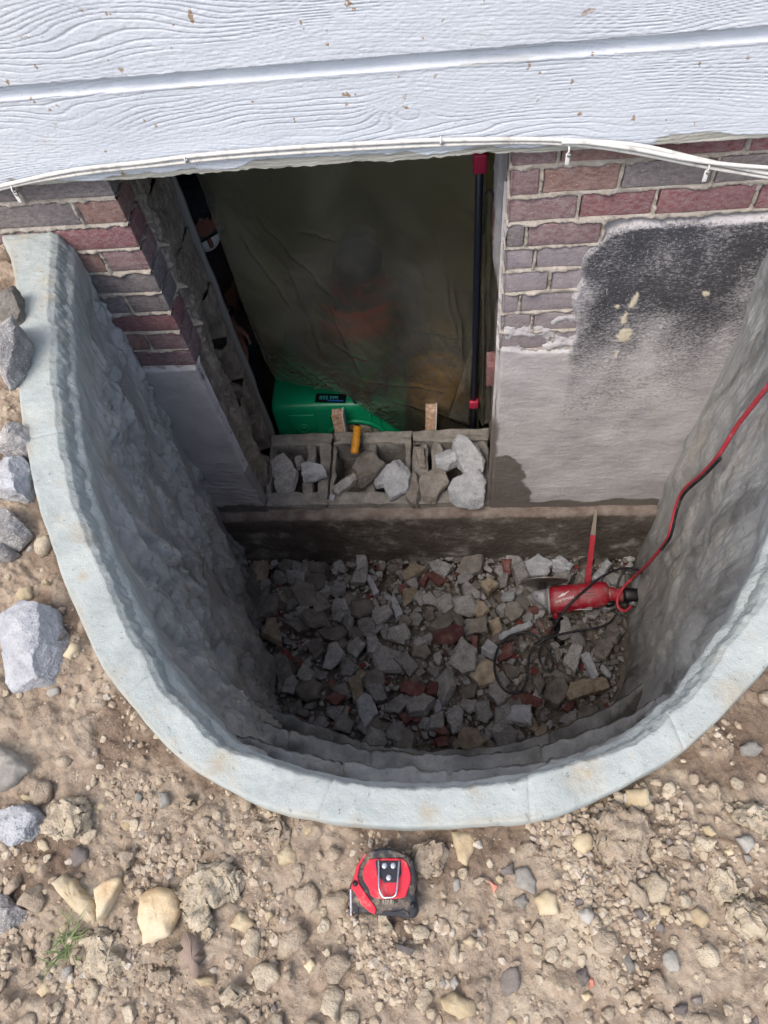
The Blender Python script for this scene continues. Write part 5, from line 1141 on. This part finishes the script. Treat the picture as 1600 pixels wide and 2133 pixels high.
# cords
M_CORD_B = plain('black_cord', srgb(30, 31, 35), .55, dust=srgb(96, 92, 90), dustamt=.56)
M_CORD_R = plain('red_cord', srgb(190, 62, 74), .5, dust=srgb(196, 140, 140), dustamt=.6)
M_CORD_G = plain('grey_cord', srgb(76, 80, 84), .55)
M_CLEAR = plain('smoky_plug', srgb(112, 114, 114), .25, spec=.6)
def pathz(px): return catmull([tuple(atz(a, b, z)) for a, b, z in px], 8)
P = pathz([(1338,1238,-1.53),(1352,1212,-1.52),(1335,1190,-1.50),(1298,1184,-1.485),(1258,1199,-1.475),(1225,1224,-1.470),(1190,1255,-1.470),(1165,1286,-1.50),(1145,1320,-1.555),(1128,1345,-1.565),(1124,1370,-1.565),(1134,1395,-1.565),(1148,1398,-1.565),(1152,1378,-1.56),(1140,1350,-1.552),(1120,1328,-1.552),(1095,1318,-1.555),(1060,1326,-1.56),(1037,1352,-1.56),(1030,1390,-1.56),(1040,1425,-1.56),(1063,1444,-1.558),(1085,1440,-1.558),(1098,1415,-1.558),(1100,1385,-1.555),(1105,1360,-1.55),(1120,1342,-1.545),(1150,1326,-1.54),(1200,1315,-1.54),(1260,1303,-1.545),(1283,1280,-1.55),(1286,1250,-1.53),(1288,1215,-1.50),(1302,1189,-1.485),(1322,1192,-1.485),(1326,1212,-1.50)])
V, F = tubeVF(P, .0046, 8); centred('power_cord', V, F, M_CORD_B, True, label='black power cord looping from the grinder over the rubble', cat='cord')
hr = [(-p[1], p[0]) for p in INN[::-1][:9]]
def on_right_wall(px, py, off):
    d = RW @ np.array([(px - PCX)/FPX, (py - PCY)/FPX, 1.0]); last = None
    for t in np.linspace(.6, 3.2, 1400):
        p = CAM + d*t
        if p[2] > .03: continue
        if p[2] > -.005 and p[0] > np.interp(-p[1], [h[0] for h in hr], [h[1] for h in hr]): return CAM + d*(t - .004)
        if p[2] <= -.005 and p[0] > np.interp(-p[1], [h[0] for h in hr], [h[1] for h in hr]) - off: return p
    return p
rp = [on_right_wall(a, b, .045) for a, b in [(1660,720),(1630,765),(1600,803),(1570,842),(1532,892),(1497,948),(1465,985),(1425,1020),(1410,1050),(1402,1080),(1393,1117),(1373,1147),(1345,1180)]] + [atz(1318, 1204, -1.47), atz(1297, 1226, -1.475), atz(1286, 1250, -1.48), atz(1290, 1268, -1.49), atz(1304, 1272, -1.50), atz(1315, 1262, -1.51)]
P = catmull([tuple(p) for p in rp], 8); V, F = tubeVF(P, .0055, 8); centred('extension_cord', V, F, M_CORD_R, True, label='red extension cord running down the right well wall to the grinder', cat='cord')
P2 = np.array([on_right_wall(a, b, .050) for a, b in [(1500,955),(1467,990),(1427,1026),(1413,1055),(1405,1085),(1396,1119),(1378,1145)]]); V, F = tubeVF(catmull(P2, 8), .0042, 8); centred('dark_strand', V, F, M_CORD_B, True, label='short black wire lying along the red extension cord', cat='strand')  # thin dark tube alongside the red cord
cp = [atz(1318, 1262, -1.51), atz(1322, 1240, -1.51), atz(1328, 1215, -1.505), atz(1330, 1195, -1.50)]
pg = empty('cord_plug', tuple(atz(1322, 1232, -1.52)), label='smoky grey plug connector joining the red and black cords', cat='plug')
obj('socket', tube('socket', catmull(cp, 4), np.array([.012, .015, .017, .018, .0185, .0185, .018, .018, .0185, .018, .017, .015, .011][:len(catmull(cp, 4))]), M_CLEAR, 14), pg); obj('collar', tube('collar', [atz(1320, 1250, -1.51), atz(1323, 1236, -1.51)], .0195, plain('frosted_collar', srgb(150, 152, 152), .2, spec=.6), 14), pg)
# red bar
pa, pb = aty(1241, 1064, -.056), atz(1223, 1218, -1.575); dv = (pb - pa); ln_ = np.linalg.norm(dv); dv /= ln_
bar = empty('flat_bar', tuple(pb), label='thin red bar with grey tip leaning upright against the footing', cat='bar')
sx = np.cross(dv, np.array([0, 1, 0.2])); sx /= np.linalg.norm(sx); sy = np.cross(dv, sx)
def bar_part(name, t0, t1, w0, w1, mat):
    V = [];
    for t, w in ((t0, w0), (t1, w1)):
        c = pa + dv*ln_*t
        for a, b in ((-1, -1), (1, -1), (1, 1), (-1, 1)): V.append(c + sx*w*a + sy*.004*b)
    return obj(name, mesh(name, V, [(0,3,2,1),(4,5,6,7),(0,1,5,4),(1,2,6,5),(2,3,7,6),(3,0,4,7)], mat), bar)
bar_part('bar_tip', 0, .30, .004, .0085, M_TAN); bar_part('bar_shaft', .30, 1.0, .0085, .0105, M_CORD_R)

# ------------------------------------------------------------------ on and behind the sill: sticks, orange tube, pole, sheet, scrubber
M_OSB = stone_mat('broken_wood', (srgb(150, 110, 84), srgb(196, 164, 138), srgb(222, 206, 190)), 60, 'obj', .002)
M_OSB2 = plain('painted_wood_side', srgb(206, 200, 194), .7)
for (px, py), w_, lab, tz in (((709, 902), .0195, 'broken wood stick standing behind the middle of the sill', .0), ((892, 893), .0185, 'broken wood stick with a white edge behind the sill near the pole', .06)):
    b0 = aty(px, py, .335); e = empty('wood_stick', (b0[0], b0[1], b0[2] - .12), label=lab, cat='stick')
    V = MB().box(-w_, w_, -.022, .016, 0, .225).me('stick_core', M_OSB, True, .002, 3, .003, px); o = obj('stick_core', V, e, False)
    f_ = obj('stick_side', MB().box(w_ + .0005, w_ + .006, -.024, .018, .0, .230).me('stick_side', M_OSB2, True, .001, 2, .001), e, False); e.rotation_euler = (-.12, tz, .0)
M_ORANGE = plain('orange_tube', srgb(214, 148, 40), .5, dust=srgb(110, 84, 50), dustamt=.6)
P = catmull([aty(745, 895, .315) + np.array([0, 0, .015]), atz(742, 918, -1.215), atz(738, 945, -1.24)], 8)
ot = empty('orange_tube', tuple(P[0]), label='crumpled orange tube stuck in a cell of the sill', cat='tube')
obj('tube_body', tube('tube_body', P, .016 + .0015*np.sin(np.arange(len(P))*1.9), M_ORANGE, 10), ot); obj('tube_end', tube('tube_end', [P[0] + np.array([0, .004, .012]), P[0]], [.008, .014], M_BLK, 10), ot)
pole = empty('prop_pole', (.073, .352, -1.9), label='black spring pole with red clamp beside the right jamb', cat='pole')
obj('pole_tube', tube('pole_tube', [(.071, .352, -1.9), (.073, .352, -.9), (.075, .352, .38)], .0105, plain('dark_blue_pole', srgb(26, 30, 44), .4), 16), pole)
M_CLAMP = plain('red_clamp', srgb(170, 40, 70), .45)
obj('clamp', MB().box(.057, .093, .334, .370, -.165, -.11).me('clamp', M_CLAMP, True, .006), pole); obj('lower_clamp', MB().box(.056, .090, .334, .370, -1.14, -1.10).me('lower_clamp', M_CLAMP, True, .006), pole)
obj('foot', lathe('foot', [(.03, 0), (.03, .01), (.014, .03)], M_BLK), pole, False)

def plastic_material():
    n = N('clear_plastic_sheet'); t = n.t; t.nodes.remove(n.b)
    tr = n.new('ShaderNodeBsdfTransparent'); tr.inputs[0].default_value = (.98, .975, .93, 1)
    rf = n.new('ShaderNodeBsdfRefraction'); rf.inputs['Roughness'].default_value = .24; rf.inputs['IOR'].default_value = 1.18; rf.inputs['Color'].default_value = (.97, .97, .95, 1)
    df = n.new('ShaderNodeBsdfDiffuse'); df.inputs[0].default_value = (.78, .76, .58, 1)
    gl = n.new('ShaderNodeBsdfGlossy'); gl.inputs['Roughness'].default_value = .15
    bump = n.bump(n.noise(n.map(n.co('pos'), (3, 3, 1)), 16, 5, .6, 1.2), .008, .35)
    for q in (df, gl): n.link(bump, q.inputs['Normal'])
    m1 = n.new('ShaderNodeMixShader'); m1.inputs[0].default_value = .62; n.link(tr.outputs[0], m1.inputs[1]); n.link(rf.outputs[0], m1.inputs[2])
    m2 = n.new('ShaderNodeMixShader'); dustn = n.noise(n.map(n.co('pos'), (1.6, 1.6, 1.0), (0, .6, 0)), 2.6, 3, .5, .6); n.link(n.ramp(dustn, [(.38, .03), (.75, .085)]), m2.inputs[0]); n.link(m1.outputs[0], m2.inputs[1]); n.link(df.outputs[0], m2.inputs[2])
    fr = n.new('ShaderNodeFresnel'); fr.inputs[0].default_value = 1.35; n.link(bump, fr.inputs['Normal'])
    m3 = n.new('ShaderNodeMixShader'); n.link(n.math('MULTIPLY', fr.outputs[0], 1.0), m3.inputs[0]); n.link(m2.outputs[0], m3.inputs[1]); n.link(gl.outputs[0], m3.inputs[2])
    n.link(m3.outputs[0], n.out.inputs[0]); return n.m
M_PLAS = plastic_material()
sheet = empty('plastic_sheet', (-.3, .39, -1.3), label='clear wrinkled plastic sheet hung across the inside of the opening', cat='plastic sheet')
def build_sheet():
    edge = [aty(a, b, .365) for a, b in [(470,700),(520,735),(555,760),(572,795),(610,803),(641,811),(674,818),(703,819),(727,834),(753,854),(787,873),(820,897)]] + [np.array([-.05, .385, -1.42]), np.array([.12, .385, -1.45])]
    ex = [p[0] for p in edge]; ez = [p[2] for p in edge]
    x = np.linspace(-.672, .095, 230); nv = 330; t = np.linspace(0, 1, nv)
    zb = np.interp(x, ex, ez); X = np.repeat(x[:, None], nv, 1); Z = .36 + (zb[:, None] - .36)*t[None]
    drape = .05*fbm(X*3 + .5*Z, Z*1.1, 4, 3)
    d1 = X*.8 + Z*.55; cre = .014*np.abs(fbm(d1*6, (Z - X)*1.2, 2, 3)) + .004*np.abs(fbm((X*1.0 - Z*.3)*14, Z*2.4, 7, 3))
    crum = sstep(.86, .97, t)[None]*(1 - sstep(-.35, -.15, X)); cre = cre + crum*.022*np.abs(fbm(X*40, Z*40, 3, 3))
    for (ax, az, bx, bz, hh) in ((-.62,-.30,-.50,-.70,.006),(-.56,-.25,-.36,-.62,.007),(-.50,-.42,-.44,-.95,.006),(-.40,-.55,-.33,-1.02,.007),(-.30,-.34,-.20,-.36,.005),(-.45,-.33,-.31,-.37,.005),(-.12,-.42,-.06,-.60,.006),(-.05,-.30,.02,-.9,.006),(-.42,-.80,-.30,-.90,.006),(-.60,-.86,-.44,-1.12,.007),(-.55,-.90,-.38,-1.16,.008),(-.35,-1.0,-.02,-1.08,.005),(-.25,-1.12,.0,-1.25,.005),(-.1,-.75,.05,-.80,.004),(.0,-.5,.06,-1.2,.007),(-.52,-.98,-.50,-1.14,.008),(-.46,-1.0,-.40,-1.18,.008)):
        L2 = (bx-ax)**2 + (bz-az)**2; q = ((X-ax)*(bx-ax) + (Z-az)*(bz-az))/L2; w_ = .012*fbm(q*4, 0*q, ax*9, 2)
        dist = ((X-ax)*(bz-az) - (Z-az)*(bx-ax))/math.sqrt(L2) + w_; cre = cre + 1.6*hh*np.exp(-(np.abs(dist)/.0055)**1.2)*sstep(0, .2, q)*(1 - sstep(.8, 1, q))
    Y = .372 + drape*.35 - cre*.6 + .02*sstep(.75, 1, t)[None]*(1 - sstep(-.5, -.2, X))
    me = grid('main_sheet', np.stack([X, Y, Z], -1), M_PLAS, True); o = obj('main_sheet', me, sheet); o.modifiers.new('s', 'SOLIDIFY').thickness = .0006
    pts = [aty(990, 700, .345), aty(930, 872, .345), aty(978, 890, .345), aty(986, 700, .345)]
    u = np.linspace(0, 1, 20); L_ = np.array([pts[0]*(1-q) + pts[1]*q for q in u]); R2 = np.array([pts[3]*(1-q) + pts[2]*q for q in u])
    P = np.stack([L_*(1-q) + R2*q for q in np.linspace(0, 1, 10)], 1); P[..., 1] += .006*fbm(P[..., 0]*30, P[..., 2]*12, 2, 3)
    o = obj('loose_flap', grid('loose_flap', P, M_PLAS, True), sheet); o.modifiers.new('s', 'SOLIDIFY').thickness = .0006
    # folded strip along the right jamb
    z = np.linspace(-.02 - .2, -1.24, 90); a = np.linspace(0, 1, 12); Zs, A = np.meshgrid(z, a, indexing='ij')
    X = .088 + .050*A + .006*fbm(A*3, Zs*5, 3, 3); Y = .348 - .03*A + .010*np.sin(A*9 + Zs*4) + .006*fbm(A*5, Zs*9, 1, 3)
    o = obj('folded_edge', grid('folded_edge', np.stack([X, Y, Zs], -1), M_PLAS, True), sheet); o.modifiers.new('s', 'SOLIDIFY').thickness = .0006
build_sheet()

# air scrubber, standing on the basement floor just behind the sill
M_GREEN = plain('green_shell', srgb(16, 146, 100), .34, sc=30, dust=srgb(80, 140, 116), dustamt=.66)
sb = empty('air_scrubber', (-.47, .6, -1.9), label='green air scrubber with black label standing behind the sill', cat='air scrubber')
def scrub():
    # cross-section in y,z: sloped front, flat top; the sides are waisted so that it is not a plain box
    prof = [(.400,-1.90),(.392,-1.62),(.392,-1.50),(.400,-1.36),(.412,-1.245),(.416,-1.215),(.430,-1.200),(.460,-1.196),(.74,-1.190),(.785,-1.21),(.80,-1.30),(.80,-1.90)]
    xs = [(-.735,.06),(-.732,.02),(-.722,.006),(-.70,0),(-.55,0),(-.30,0),(-.225,0),(-.205,.006),(-.193,.02),(-.188,.06)]
    cyc, czc = .58, -1.58; P = []
    for x, ins in xs: P.append([(x, cyc + (y - cyc)*(1 - ins*2.2), czc + (z - czc)*(1 - ins*1.6)) for y, z in prof])
    P = np.array(P); n, m = P.shape[:2]
    me = grid('shell', P, M_GREEN, True); bm = bmesh.new(); bm.from_mesh(me)
    bm.verts.ensure_lookup_table(); bm.faces.new([bm.verts[i] for i in range(m)]); bm.faces.new([bm.verts[(n-1)*m + i] for i in range(m)][::-1])
    bm.to_mesh(me); bm.free()
    o = obj('shell', me, sb); md = o.modifiers.new('b', 'SUBSURF'); md.levels = 2; md.render_levels = 2
scrub()
# moulded ribs, boss, intake and label on the shell
fn = Vector((0, -(.115), .037)).normalized()       # normal of the sloped front
def front(x, t): return Vector((x, .401 + .010*t, -1.36 + .115*t))
fz = Vector((0, -.996, .087)); fx = Vector((1, 0, 0)); fyv = fz.cross(fx)
def on_front(name, me, x, t, off=.001):
    o = obj(name, me, sb); o.matrix_parent_inverse = Matrix.Identity(4); o.parent = sb
    m = frame(o, fx, fyv, fz, front(x, t) + fz*off); o.matrix_parent_inverse = Matrix.Translation(-Vector(sb.location)); o.matrix_basis = m; return o
on_front('boss', lathe('boss', [(.0001, .004), (.012, .004), (.013, .001), (.020, .001), (.022, .006), (.026, .006), (.028, -.004)], M_GREEN, 24), -.615, .35, .002)
on_front('moulded_panel', MB().box(-.055, .055, -.05, .06, -.006, .004).me('moulded_panel', M_GREEN, True, .005, 1), -.615, .5, .0)
ri = on_front('intake_ring', lathe('intake_ring', [(.135, -.004), (.135, .008), (.128, .012), (.118, .010), (.114, -.002), (.114, -.01)], M_GREEN, 40), -.40, -.42, .003)
on_front('filter_pad', lathe('filter_pad', [(.0001, .002), (.06, .003), (.113, .001), (.113, -.01)], stone_mat('dusty_filter', (srgb(110, 98, 88), srgb(150, 136, 122), srgb(176, 164, 150)), 60, 'obj', .004), 30), -.40, -.42, .002)
for xx in (-.30, -.335, -.50): on_front('rib', MB().box(-.004, .004, -.05, .055, -.002, .005).me('rib', M_GREEN, True, .002), xx, .5)
lb = obj('label_plate', MB().box(-.062, .062, -.021, .021, 0, .002).me('label_plate', plain('black_label', srgb(16, 20, 24), .4)), sb)
M_LTXT = plain('label_cyan', srgb(70, 190, 190), .5); M_LTX2 = plain('label_blue', srgb(40, 110, 210), .5)
lc = Vector(atz(689, 829, -1.193)) + Vector((0, 0, -.0025)); rz = math.pi + math.radians(-4)
lb.matrix_parent_inverse = Matrix.Translation(-Vector(sb.location)); lb.location = lc; lb.rotation_euler = (-.02, 0, rz)
def ltext(s, dx, dy, size, mat):
    o = obj('label_text', text_mesh('label_text', s, size, mat), sb); o.matrix_parent_inverse = Matrix.Translation(-Vector(sb.location))
    c, s_ = math.cos(rz), math.sin(rz); o.location = lc + Vector((dx*c - dy*s_, dx*s_ + dy*c, .0028)); o.rotation_euler = (-.02, 0, rz)
ltext('ield 550', .008, -.002, .024, M_LTXT)
st_ = obj('label_stripe', MB().box(-.030, .034, -.0022, .0022, 0, .0006).me('label_stripe', M_LTX2), sb); st_.matrix_parent_inverse = Matrix.Translation(-Vector(sb.location)); st_.location = lc + Vector((-(-.022)*1.0, -.0145, .0026)); st_.rotation_euler = (-.02, 0, rz)
obj('power_lead', tube('power_lead', catmull([(-.745, .42, -1.22), (-.752, .40, -1.30), (-.745, .39, -1.40), (-.72, .385, -1.5)], 6), .004, M_BLK), sb)

# ------------------------------------------------------------------ yellow bucket and the two people inside
bk = empty('yellow_bucket', (-.07, .60, -1.9), label='yellow bucket blurred behind the plastic sheet', cat='bucket')
M_YEL = plain('yellow_plastic', srgb(232, 170, 16), .5)
obj('pail', lathe('pail', [(.105, 0), (.130, .60), (.139, .605), (.139, .635), (.128, .635), (.10, .05), (.0001, .05)], M_YEL, 28), bk, False)
obj('handle', tube('handle', [(.134*math.cos(a), .134*math.sin(a)*.35 - .02, .62 + .09*math.sin(a)) for a in np.linspace(0, math.pi, 14)], .004, M_STEEL), bk, False)

def capsule(mb, a, b, ra, rb, n=14):
    a, b = np.array(a, float), np.array(b, float); d = b - a; L_ = np.linalg.norm(d); d = d/L_; P = []; r = []
    for t in np.linspace(-1, 0, 5): P.append(a + d*ra*t*.98); r.append(ra*math.sqrt(max(1 - (t*.98)**2, .01)))
    for t in np.linspace(.15, .85, 5): P.append(a + d*L_*t); r.append(ra + (rb - ra)*t)
    for t in np.linspace(0, 1, 5): P.append(b + d*rb*t*.98); r.append(rb*math.sqrt(max(1 - (t*.98)**2, .01)))
    V, F = tubeVF(np.array(P), np.array(r), n); mb.add(V, F)
def ellipsoid(mb, c, ax, r):
    V = []; F = []; n, m = 16, 10
    for i in range(m+1):
        ph = math.pi*i/m
        for k in range(n):
            t = 2*math.pi*k/n; v = ax[0]*r[0]*math.sin(ph)*math.cos(t) + ax[1]*r[1]*math.sin(ph)*math.sin(t) + ax[2]*r[2]*math.cos(ph); V.append(np.array(c) + np.array(v))
    for i in range(m):
        for k in range(n): F.append((i*n+k, i*n+(k+1) % n, (i+1)*n+(k+1) % n, (i+1)*n+k))
    mb.add(V, F)
def remesh(name, mb, mats, pick, vox=.009):
    me = mesh(name, mb.V, mb.F, mats[0], True); o = bpy.data.objects.new('tmp', me); COL.objects.link(o)
    r = o.modifiers.new('r', 'REMESH'); r.mode = 'VOXEL'; r.voxel_size = vox; s = o.modifiers.new('s', 'SMOOTH'); s.iterations = 4; s.factor = .5
    dg = bpy.context.evaluated_depsgraph_get(); dg.update(); out = bpy.data.meshes.new_from_object(o.evaluated_get(dg)); bpy.data.objects.remove(o)
    out.name = name; out.materials.clear()
    for m in mats: out.materials.append(m)
    c = np.zeros(len(out.polygons)*3); out.polygons.foreach_get('center', c); c = c.reshape(-1, 3)
    out.polygons.foreach_set('material_index', np.array([pick(p) for p in c], dtype=np.int32)); out.polygons.foreach_set('use_smooth', [True]*len(out.polygons)); out.update(); return out
def head_on(mb, c, f, up):       # skull, jaw, nose, brow, ears as one merged surface
    c = np.array(c); f = _n(np.array(f, float)); up = np.array(up, float); up = _n(up - f*(up @ f)); s = np.cross(f, up)
    ellipsoid(mb, c + up*.025 - f*.012, (s, f, up), (.076, .094, .088)); ellipsoid(mb, c - up*.045 + f*.022, (s, f, up), (.058, .066, .066))
    capsule(mb, c + f*.092 + up*.012, c + f*.108 - up*.022, .009, .014, 8)
    capsule(mb, c + f*.078 + up*.026 - s*.03, c + f*.078 + up*.026 + s*.03, .012, .012, 8)
    capsule(mb, c + f*.082 - up*.062 - s*.016, c + f*.082 - up*.062 + s*.016, .009, .009, 8)
    for q in (-1, 1): ellipsoid(mb, c + s*q*.078 - f*.005 - up*.005, (s, f, up), (.010, .020, .032))
    return c, f, up, s
def hand_on(mb, w, d, pn, curl=.35, sgn=1):
    w = np.array(w, float); d = _n(np.array(d, float)); pn = np.array(pn, float); pn = _n(pn - d*(pn @ d)); s = np.cross(d, pn)
    ellipsoid(mb, w + d*.045, (s, d, pn), (.040, .050, .017))
    for i, (o_, L_) in enumerate(((-.028, .068), (-.009, .078), (.010, .073), (.027, .058))):
        a = w + d*.085 + s*o_; d1 = _n(d + pn*curl*.5); b = a + d1*L_*.45; d2 = _n(d + pn*curl*1.3); e = b + d2*L_*.32; d3 = _n(d + pn*curl*2.2); g = e + d3*L_*.25
        capsule(mb, a, b, .0092, .0085, 8); capsule(mb, b, e, .0085, .0078, 8); capsule(mb, e, g, .0078, .0066, 8)
    a = w + d*.03 + s*sgn*.036; b = a + _n(d*.7 + s*sgn*.7 + pn*.3)*.035; e = b + _n(d + s*sgn*.25 + pn*.4)*.03; capsule(mb, a, b, .012, .0105, 8); capsule(mb, b, e, .0105, .0085, 8)
M_SKIN = plain('skin', srgb(124, 82, 70), .55, sc=50, var=.1); M_SHIRT_ARM = plain('shirt_and_shaded_arm', srgb(62, 46, 48), .85); M_JEANS = plain('work_trousers', srgb(48, 50, 58), .9)
M_HAIR = plain('dark_hair', srgb(20, 20, 28), .75, sc=300, bump=.002); M_MASK = plain('white_mask', srgb(214, 214, 210), .8); M_PINKF = plain('pink_filter', srgb(196, 84, 104), .7)

def person_jamb():
    mb = MB(); hc, f, up, s = head_on(mb, aty(403, 448, .50) + np.array([-.012, .02, .0]), (.50, -.62, -.60), (.12, -.25, 1))
    neck = hc - up*.10 - f*.045; ch = np.array([-.93, .66, -.66]); pv = np.array([-.98, .72, -1.05])
    capsule(mb, hc - up*.05 - f*.03, neck + np.array([-.02, .02, -.03]), .054, .060); capsule(mb, neck, ch, .075, .135)
    shl, shr = np.array([-.86, .56, -.57]), np.array([-1.14, .74, -.57])
    capsule(mb, shl, shr, .062, .062); capsule(mb, ch, pv, .145, .140); capsule(mb, pv + np.array([-.10, .05, 0]), pv + np.array([.10, -.05, 0]), .11, .11)
    el = aty(424, 562, .53); wr = aty(474, 668, .475); dr = _n(wr - el)
    capsule(mb, shl, el + np.array([-.02, .02, 0]), .052, .043); capsule(mb, el + np.array([-.02, .02, 0]), wr, .042, .027)
    hand_on(mb, wr + dr*.005, dr + np.array([0, -.05, -.25]), (-.2, -1, .1), .35, -1)
    el2 = np.array([-1.20, .62, -.84]); wr2 = np.array([-1.08, .50, -.98]); capsule(mb, shr, el2, .05, .042); capsule(mb, el2, wr2, .041, .028); hand_on(mb, wr2, wr2 - el2, (0, -1, .2), .4, 1)
    for q in (-1, 1):
        hp = pv + np.array([.09*q, -.04*q, -.04]); kn = hp + np.array([.01, -.04, -.40]); an = np.array([kn[0], kn[1] + .05, -1.83])
        capsule(mb, hp, kn, .082, .056); capsule(mb, kn, an, .055, .040); capsule(mb, an + np.array([0, .03, -.025]), an + np.array([.03, -.15, -.035]), .038, .034)
    def pick(p):
        if p[2] < -1.02: return 2
        if np.linalg.norm(p - hc) < .135 or ((p - wr) @ dr > -.045 and np.linalg.norm(p - wr) < .25): return 0
        return 1 if p[2] < neck[2] + .03 else 0  # bare forearm takes the shirt colour, its shade painted dark
    e = empty('person', (-.98, .72, -1.9), label='person with dark hair and white dust mask behind the left jamb', cat='person', group='people in the basement')
    obj('body', remesh('body', mb, [M_SKIN, M_SHIRT_ARM, M_JEANS], pick), e)
    hb = MB(); ellipsoid(hb, hc + up*.036 - f*.022, (s, f, up), (.083, .097, .088)); hm = remesh('hair', hb, [M_HAIR], lambda p: 0, .007)
    co = np.array([v.co[:] for v in hm.vertices]); nn_ = np.array([v.normal[:] for v in hm.vertices]); d = .006*fbm(co[:, 0]*90, co[:, 1]*90, co[:, 2]*90, 3); cut = ((co - hc) @ f > .055) & ((co - hc) @ up < .055)
    for v, q, c_, n__ in zip(hm.vertices, co + nn_*d[:, None], cut, nn_): v.co = q - (n__*.03 if c_ else 0)
    obj('hair', hm, e)
    k = MB(); ellipsoid(k, hc - up*.042 + f*.070, (s, f, up), (.052, .048, .050)); obj('dust_mask', remesh('dust_mask', k, [M_MASK], lambda p: 0, .006), e)
    obj('filter_disc', tube('filter_disc', [hc - up*.045 + f*.085 + s*.030, hc - up*.045 + f*.090 + s*.052], [.028, .026], M_PINKF, 18), e)
    obj('mask_strap', tube('mask_strap', catmull([hc + s*.062 - up*.03 + f*.05, hc + s*.084 + up*.0 - f*.02, hc + s*.078 + up*.03 - f*.06], 6), .005, M_MASK, 6), e)
    gl = MB(); capsule(gl, hc + f*.086 + up*.012 - s*.05, hc + f*.086 + up*.012 + s*.05, .013, .013, 10); obj('safety_glasses', mesh('safety_glasses', gl.V, gl.F, M_BLK, True), e)
    a = np.linspace(0, 2*math.pi, 17); q1 = _n(np.cross(dr, [0, 0, 1.])); q2 = np.cross(dr, q1); wc = wr - dr*.03
    V, F = tubeVF(np.array([wc + (q1*math.cos(t) + q2*math.sin(t))*.033 for t in a]), .008, 8, False); wt = obj('wrist_watch', mesh('wrist_watch', V, F, M_BLK, True), e)
    V, F = tubeVF(np.array([wc + q1*.033, wc + q1*.044]), .017, 14); wf = obj('watch_case', mesh('watch_case', V, F, M_BLK, True), e)
person_jamb()
def person_back():
    M_NV = plain('navy_clothes', srgb(30, 36, 60), .85); M_RD = plain('red_clothes', srgb(224, 24, 40), .85)
    mb = MB(); hc, f, up, s = head_on(mb, (-.32, .68, -.72), (-.1, -.72, -.68), (0, -.3, 1))
    ch = np.array([-.37, .80, -.94]); pv = np.array([-.40, 1.02, -1.36]); shl, shr = np.array([-.19, .75, -.88]), np.array([-.57, .78, -.86])
    capsule(mb, hc - up*.05 - f*.03, ch + np.array([.02, -.03, .08]), .055, .075); capsule(mb, ch, pv, .16, .145); capsule(mb, shl, shr, .075, .075)
    for sh_, el, wr in ((shl, (-.12, .64, -1.05), (-.26, .52, -1.12)), (shr, (-.62, .64, -1.03), (-.46, .52, -1.13))):
        capsule(mb, sh_, el, .058, .047); capsule(mb, el, wr, .046, .03); hand_on(mb, wr, np.array(wr) - np.array(el), (0, -.3, -1), .6, 1)
    for q in (-1, 1):
        hp = pv + np.array([.10*q, -.02, -.03]); kn = np.array([-.40 + .19*q, .90, -1.42]); an = np.array([-.40 + .16*q, 1.05, -1.82])
        capsule(mb, hp, kn, .09, .062); capsule(mb, kn, an, .058, .042); capsule(mb, an + np.array([0, .03, -.03]), an + np.array([0, -.16, -.04]), .04, .036)
    def pick(p):
        if np.linalg.norm(p - hc) < .12: return 0
        if p[2] < -1.34: return 1
        return 2 if (-1.24 < p[2] < -.93 and -.52 < p[0] < -.20 and p[1] > .60) else 1
    e = empty('person', (-.40, 1.1, -1.9), label='blurred person in dark and red clothes crouching behind the plastic sheet', cat='person', group='people in the basement')
    obj('body', remesh('body', mb, [M_SKIN, M_NV, M_RD], pick, .011), e)
    hb = MB(); ellipsoid(hb, hc + up*.034 - f*.015, (s, f, up), (.086, .104, .090)); obj('cap', remesh('cap', hb, [M_NV], lambda p: 0, .009), e)
person_back()
